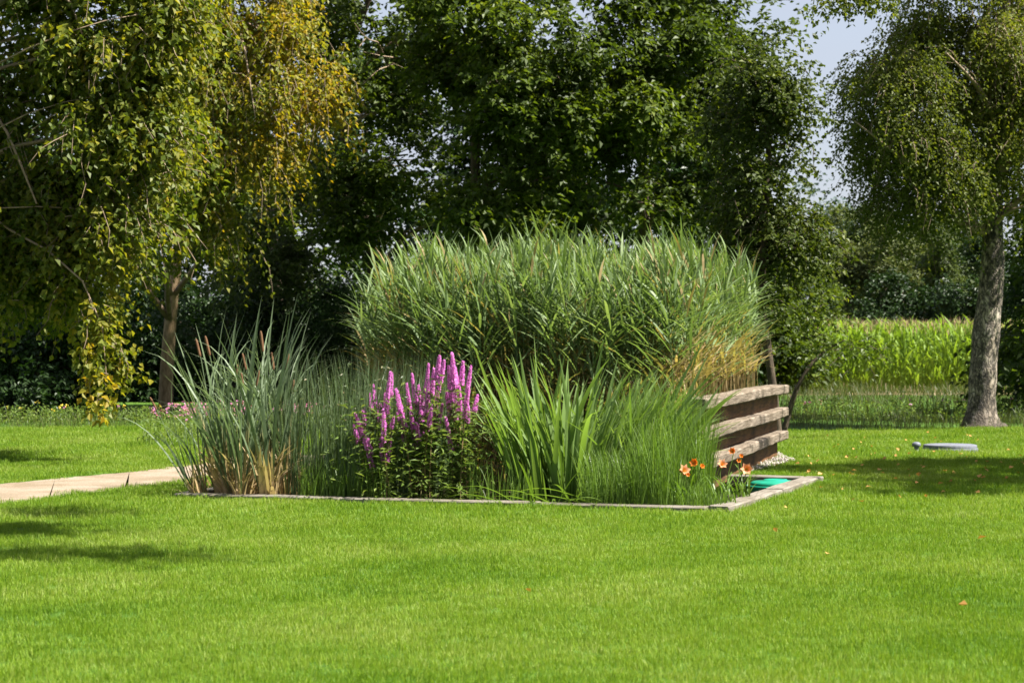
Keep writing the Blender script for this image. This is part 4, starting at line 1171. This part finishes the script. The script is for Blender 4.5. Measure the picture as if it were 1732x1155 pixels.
def sedge_front(name, px0, px1, n, h, depth, base_off, mat, seed, w=.008, lean=0.0, tint=(.3, .8)):
    g = Geo()
    px = rng.uniform(px0, px1, n)
    b0 = np.array([gp(p, 842 + (p - 294) * .0256) for p in px])
    Y = b0[:, 1] + base_off + depth * rng.uniform(0, 1, n)
    X = b0[:, 0] * Y / b0[:, 1]
    P = np.stack([X, Y, np.full(n, -.1)], 1)
    az = rng.normal(0, 1.3, n) + np.where(rng.random(n) < .35, np.pi, 0)
    add_blades(g, P, az, h * rng.uniform(.5, 1.15, n), w * rng.uniform(.7, 1.3, n), rng.uniform(.0, .16, n) + lean, rng.uniform(.1, .9, n), nseg=6, power=1.9, tint=rng.uniform(*tint, n), tint_tip=rng.uniform(.5, 1.0, n))
    return tag(g.build(name, mat), kind='stuff')
sedge_front('sedge', 505, 655, 700, .50, .5, .12, M['sedge'], 1, tint=(.1, .5))
sedge_front('sedge', 985, 1085, 700, .66, .7, .12, M['sedge'], 2, w=.009)
sedge_front('sedge', 1070, 1150, 900, .92, 1.2, .12, M['sedge'], 2, w=.009)
sedge_front('sedge', 1130, 1205, 700, .95, .9, .75, M['sedge'], 2, w=.009)
sedge_front('sedge', 1060, 1190, 1100, 1.25, 1.0, 1.1, M['sedge'], 3, w=.008)
sedge_front('sedge', 790, 900, 240, .5, .9, .15, M['sedge'], 4)
sedge_front('sedge', 1145, 1222, 260, .34, .3, .10, M['sedge'], 5, w=.010)

# ------------------------------------------------------------------ iris clump: every broad leaf a part
ix, iy = gp(955, 853)
iy += .35
iris = empty('iris_clump', (ix, iy, -.1))
tag(iris, 'big clump of broad sword shaped iris leaves in the middle of the pond front', 'iris')
iris_leaf = []
for v in range(12):
    g = Geo()
    L_ = 1.0 + .055 * v
    add_blades(g, np.zeros((1, 3)), 0., L_, .048 + .005 * (v % 4), .0, [.15, .4, .7, .3, .9, .2, .5, 1.3, .4, .25, .6, .1][v], nseg=12, power=[2.2, 2.6, 2.4, 1.8][v % 4], twist=[.2, -.4, .7, 0, -.8, 1.0][v % 6], tint=.38, tint_tip=.80, profile='sword', fold=.10)
    iris_leaf.append(g.mesh('leaf', M['iris'], smooth=True))
for i in range(290):
    bx, by = rng.uniform(-.42, .84), rng.normal(.42, .36)
    by = max(by, -.05)
    v = int(rng.integers(0, 12))
    # fan outwards
    tilt = .04 + (.48 if bx > .05 else .34) * abs(bx - .05) + abs(rng.normal(0, .12))
    az = math.atan2(by * .5 - .15 + rng.normal(0, .25), bx * 1.6 + rng.normal(0, .25))
    s = float(rng.uniform(.80, 1.12))
    o = link('leaf', iris_leaf[v], iris, loc=(bx, by, 0))
    o.rotation_euler = (Matrix.Rotation(az, 3, 'Z') @ Matrix.Rotation(tilt, 3, 'Y')).to_euler()
    o.scale = (s, s, s)
g = Geo()
n = 330
bx, by = rng.uniform(-.45, .95, n), np.maximum(rng.normal(.5, .4, n), -.02)
add_blades(g, np.stack([bx, by, np.zeros(n)], 1), np.where(bx > .05, 0, np.pi) + rng.normal(0, .8, n), rng.uniform(.8, 1.5, n), rng.uniform(.028, .046, n), .04 + .42 * np.abs(bx - .05) + np.abs(rng.normal(0, .12, n)), rng.uniform(.2, 1.3, n), nseg=9, power=2.2, profile='sword', tint=.35, tint_tip=rng.uniform(.55, 1.0, n), fold=.1)
tag(g.build('leaves', M['iris'], iris), kind='stuff')
pale_leaf = []
for v in range(3):
    g = Geo()
    add_blades(g, np.zeros((1, 3)), 0., 1.15, .045 + .006 * v, .0, .5 + .3 * v, nseg=10, power=1.8, twist=.3, tint=.30, tint_tip=.12, profile='sword', fold=.1)
    pale_leaf.append(g.mesh('leaf', M['iris'], smooth=True))
# broken and fallen leaves over the edging at its foot
for i, (px, az, tilt, s, v) in enumerate([(985, 3.35, 1.32, .62, 0), (930, 3.5, 1.15, .55, 3), (1000, 2.9, 1.2, .75, 9), (905, 4.3, .62, .52, 5), (955, 5.6, 1.25, .4, 1), (870, 3.1, 1.0, .5, 2), (1010, .2, 1.1, .45, 6), (975, 4.9, 1.0, .33, 4), (940, 4.6, 1.2, .3, 7), (990, 5.2, 1.1, .32, 8), (850, 3.2, 1.25, .5, 1), (820, 2.9, 1.0, .45, 2), (905, 3.9, 1.3, .55, 0), (1015, 5.9, .9, .5, 2), (965, 4.2, .8, .4, 1), (945, 5.3, .7, .45, 0), (1000, 4.0, 1.3, .4, 2)]):
    x, y = gp(px, 859)
    o = link('leaf', pale_leaf[i % 3], iris, loc=(x - ix, y + .14 - iy, .14))
    o.rotation_euler = (Matrix.Rotation(az, 3, 'Z') @ Matrix.Rotation(tilt, 3, 'Y')).to_euler()
    o.scale = (s, s, s)
    o['label'] = 'broken iris leaf flopped over the edging'

# ------------------------------------------------------------------ purple loosestrife
spikes = []
for v in range(5):
    g = Geo()
    Ls = .15 + .05 * v
    n = int(330 * Ls / .2)
    t = rng.uniform(0, 1, n)
    rad = .0165 * (1 - t) ** .55 + .004
    a = rng.uniform(0, 6.28, n)
    P = np.stack([rad * .45 * np.cos(a), rad * .45 * np.sin(a), t * Ls], 1)
    A = np.stack([np.cos(a), np.sin(a), rng.uniform(.0, .8, n)], 1)
    add_leaves(g, P, A, np.array([0, 0, 1.]) + rng.normal(0, .5, (n, 3)), rad * .9 + .006, .012, .5)
    spikes.append((g.mesh('flower_spike', M['purple']), Ls))
# tops of the flower spikes as seen in the picture
tops = [(600, 700), (637, 655), (622, 690), (633, 683), (640, 685), (655, 680), (665, 622), (692, 625), (673, 695), (683, 690), (690, 705), (702, 662), (712, 658), (718, 672), (725, 690), (724, 620), (734, 624), (740, 592), (742, 640), (753, 614), (757, 610),
        (762, 602), (768, 612), (772, 630), (775, 622), (778, 645), (784, 612), (787, 655), (795, 625), (791, 660), (806, 670), (764, 650), (756, 660), (748, 680), (770, 690), (738, 745), (643, 735), (622, 745), (774, 735), (780, 690), (715, 710), (605, 715), (612, 690), (628, 668), (650, 660), (648, 700), (655, 715), (668, 705), (675, 665), (705, 735), (695, 680), (722, 712), (755, 715), (730, 640), (660, 735), (690, 650), (710, 690), (618, 735), (733, 690), (700, 720), (797, 690), (612, 718), (748, 612), (765, 640), (758, 632), (735, 655), (728, 668), (680, 715), (660, 640)]
GL = 'purple loosestrife plants in the pond'
plants = []
for px, lab in ((648, 'left purple loosestrife with few scattered magenta spikes next to the rushes'), (712, 'middle purple loosestrife between the two outer loosestrife plants'), (778, 'right purple loosestrife with the densest magenta spikes next to the iris')):
    x, y = gp(px, 850)
    root = empty('purple_loosestrife', (x, y + .24, -.1))
    tag(root, lab, 'loosestrife', GL)
    plants.append((px, root, np.array([x, y + .24, -.1]), Geo()))
for i, (px, py) in enumerate(tops):
    pl = min(plants, key=lambda q: abs(q[0] - (px * .8 + q[0] * 0 + .2 * 712)))
    d = pl[2][1] + rng.uniform(-.2, .45)
    top = p3(px, py, d) - pl[2]
    me, Ls = spikes[int(rng.integers(0, 5))]
    bx = np.array([(top[0]) * .45 + rng.normal(0, .04), rng.uniform(-.15, .3), 0])
    K = 6
    t = np.linspace(0, 1, K)[:, None]
    top = top + np.array([rng.normal(0, .02), 0, 0])
    path = bx + (top - bx) * t + np.array([-.06 * np.sign(top[0]), 0, 0]) * (4 * t * (1 - t)) * .5
    g = Geo()
    add_tubes(g, path, np.linspace(.006, .002, K), sides=4, cap=False)
    g.build('stem', M['loose_stem'], pl[1])
    dr = Vector(path[-1] - path[-2]).normalized()
    sc = float(rng.uniform(.8, 1.25))
    o = link('flower_spike', me, pl[1], loc=tuple(path[-1] - np.array(dr) * Ls * sc))
    o.rotation_euler = dr.to_track_quat('Z', 'Y').to_euler()
    o.scale = (sc * 1.0, sc * 1.0, sc * rng.uniform(.8, 1.2))
    # leaves up the stem, and side shoots lower down
    m = 46
    f = rng.uniform(.06, .86, m)
    pp = np.stack([np.interp(f, t[:, 0], path[:, k]) for k in range(3)], 1)
    a = rng.uniform(0, 6.28, m)
    add_leaves(pl[3], pp, np.stack([np.cos(a), np.sin(a), rng.uniform(-.5, .7, m)], 1), np.array([0, 0, 1.]) + rng.normal(0, .3, (m, 3)), rng.uniform(.06, .12, m), .024, .5)
for px, root, b, g in plants:
    n = 700
    P = np.stack([rng.normal(0, .24, n), rng.normal(.1, .2, n), rng.uniform(.05, 1.0, n) ** .9 * (.95 + rng.normal(0, .12, n))], 1)
    a = rng.uniform(0, 6.28, n)
    add_leaves(g, P, np.stack([np.cos(a), np.sin(a), rng.uniform(-.6, .6, n)], 1), np.array([0, 0, 1.]) + rng.normal(0, .4, (n, 3)), rng.uniform(.06, .12, n), .026, .5)
    g.build('leaves', M['loose_leaf'], root)

# ------------------------------------------------------------------ daylilies
def petal_mesh(name, mat, L, W, bend):
    g = Geo()
    add_blades(g, np.zeros((1, 3)), 0., L, W, .25, bend, nseg=6, power=1.2, twist=0., profile='lance', fold=.15)
    return g.mesh(name, mat, smooth=True)
pet = {c: [petal_mesh('petal', M[c], .080, .066, 1.15), petal_mesh('petal', M[c], .082, .052, 1.2)] for c in ('peach', 'orange')}
g = Geo()
for k in range(6):
    a = k * 1.047
    add_tubes(g, np.array([[0, 0, 0], [.006 * math.cos(a), .006 * math.sin(a), .03], [.016 * math.cos(a), .016 * math.sin(a), .055]]), np.array([.0015, .0015, .0025]), sides=3, cap=False)
stam = g.mesh('stamens', M['stamen'])
dl_leaf = []
for v in range(4):
    g = Geo()
    add_blades(g, np.zeros((1, 3)), 0., .42 + .06 * v, .016, .15, 1.1 + .25 * v, nseg=7, power=1.6, twist=.2, profile='sword', tint=.3, tint_tip=.7, fold=.12)
    dl_leaf.append(g.mesh('leaf', M['sedge'], smooth=True))
GD = 'daylilies in the right corner of the pond'
for px, flowers, lab in ((1165, [(1153, 800, 'peach', .95), (1163, 803, 'orange', .45), (1177, 784, 'orange', .9), (1186, 790, 'orange', .55)], 'daylily nearest the sedge with one pale peach and one dark orange flower'),
                         (1225, [(1219, 789, 'peach', .8), (1241, 764, 'orange', .75)], 'middle daylily with the highest dark orange flower'),
                         (1258, [(1262, 796, 'peach', 1.0), (1248, 780, 'orange', .55), (1253, 772, 'orange', .5)], 'daylily nearest the turquoise lid with the largest round peach flower')):
    x, y = gp(px, 862 - max(0, px - 1225) * .35)
    y += .22
    root = empty('daylily', (x, y, -.08))
    tag(root, lab, 'daylily', GD)
    for i in range(26):
        o = link('leaf', dl_leaf[int(rng.integers(0, 4))], root, loc=(rng.normal(0, .07), rng.normal(0, .07), 0), rot=(0, 0, rng.uniform(0, 6.28)), scale=[float(rng.uniform(.6, 1.1))] * 3)
    for fx, fy, c, s in flowers:
        d = y + rng.uniform(-.1, .1)
        top = p3(fx, fy, d) - np.array([x, y, -.08])
        g = Geo()
        pa = np.stack([np.array([rng.normal(0, .03), 0, 0]) * (1 - t) + top * t + np.array([0, .02, .05]) * 4 * t * (1 - t) for t in np.linspace(0, 1, 6)])
        add_tubes(g, pa, np.full(6, .0045), sides=4)
        g.build('stem', M['loose_leaf'], root)
        fl = link('flower', stam, root, loc=tuple(top))
        fl.rotation_euler = (math.radians(rng.uniform(55, 80)), 0, rng.normal(.2, .4))
        fl.scale = (s * (1.35 if c == 'peach' else 1.05),) * 3
        fl['label'] = 'pale peach flower' if c == 'peach' else 'dark orange flower'
        for k in range(6):
            p = link('petal', pet[c][k % 2], fl, rot=(0, 0, k * math.pi / 3))

# ------------------------------------------------------------------ fallen leaves on the lawn
fl_me = []
for v in range(4):
    g = Geo()
    add_leaves(g, np.zeros((1, 3)), np.array([[1., 0, 0]]), np.array([[0, 0, 1.]]), .06, .04 + .006 * v, .5, fold=.25 - .1 * (v % 2))
    fl_me.append(g.mesh('fallen_leaf', M['fallen']))
GFL = 'fallen leaves on the lawn'
cnt = 0
while cnt < 96:
    if cnt < 92:
        px, py = rng.normal(1580, 150), rng.normal(790, 32)
    else:
        px, py = rng.uniform(0, 1732), rng.uniform(870, 1140)
    if not (0 < px < 1740 and 735 < py < 1150): continue
    x, y = gp(px, py)
    if inside(POND, np.array([x]), np.array([y]), .25)[0] or inside(GRAV, np.array([x]), np.array([y]), .1)[0]: continue
    s = float(rng.uniform(.6, 1.25))
    o = link('fallen_leaf', fl_me[cnt % 4], loc=(x, y, .05), rot=(rng.normal(0, .5), rng.normal(0, .5), rng.uniform(0, 6.28)), scale=(s, s, s))
    tag(o, 'small curled orange brown fallen leaf lying on the lawn', 'fallen leaf', GFL)
    cnt += 1
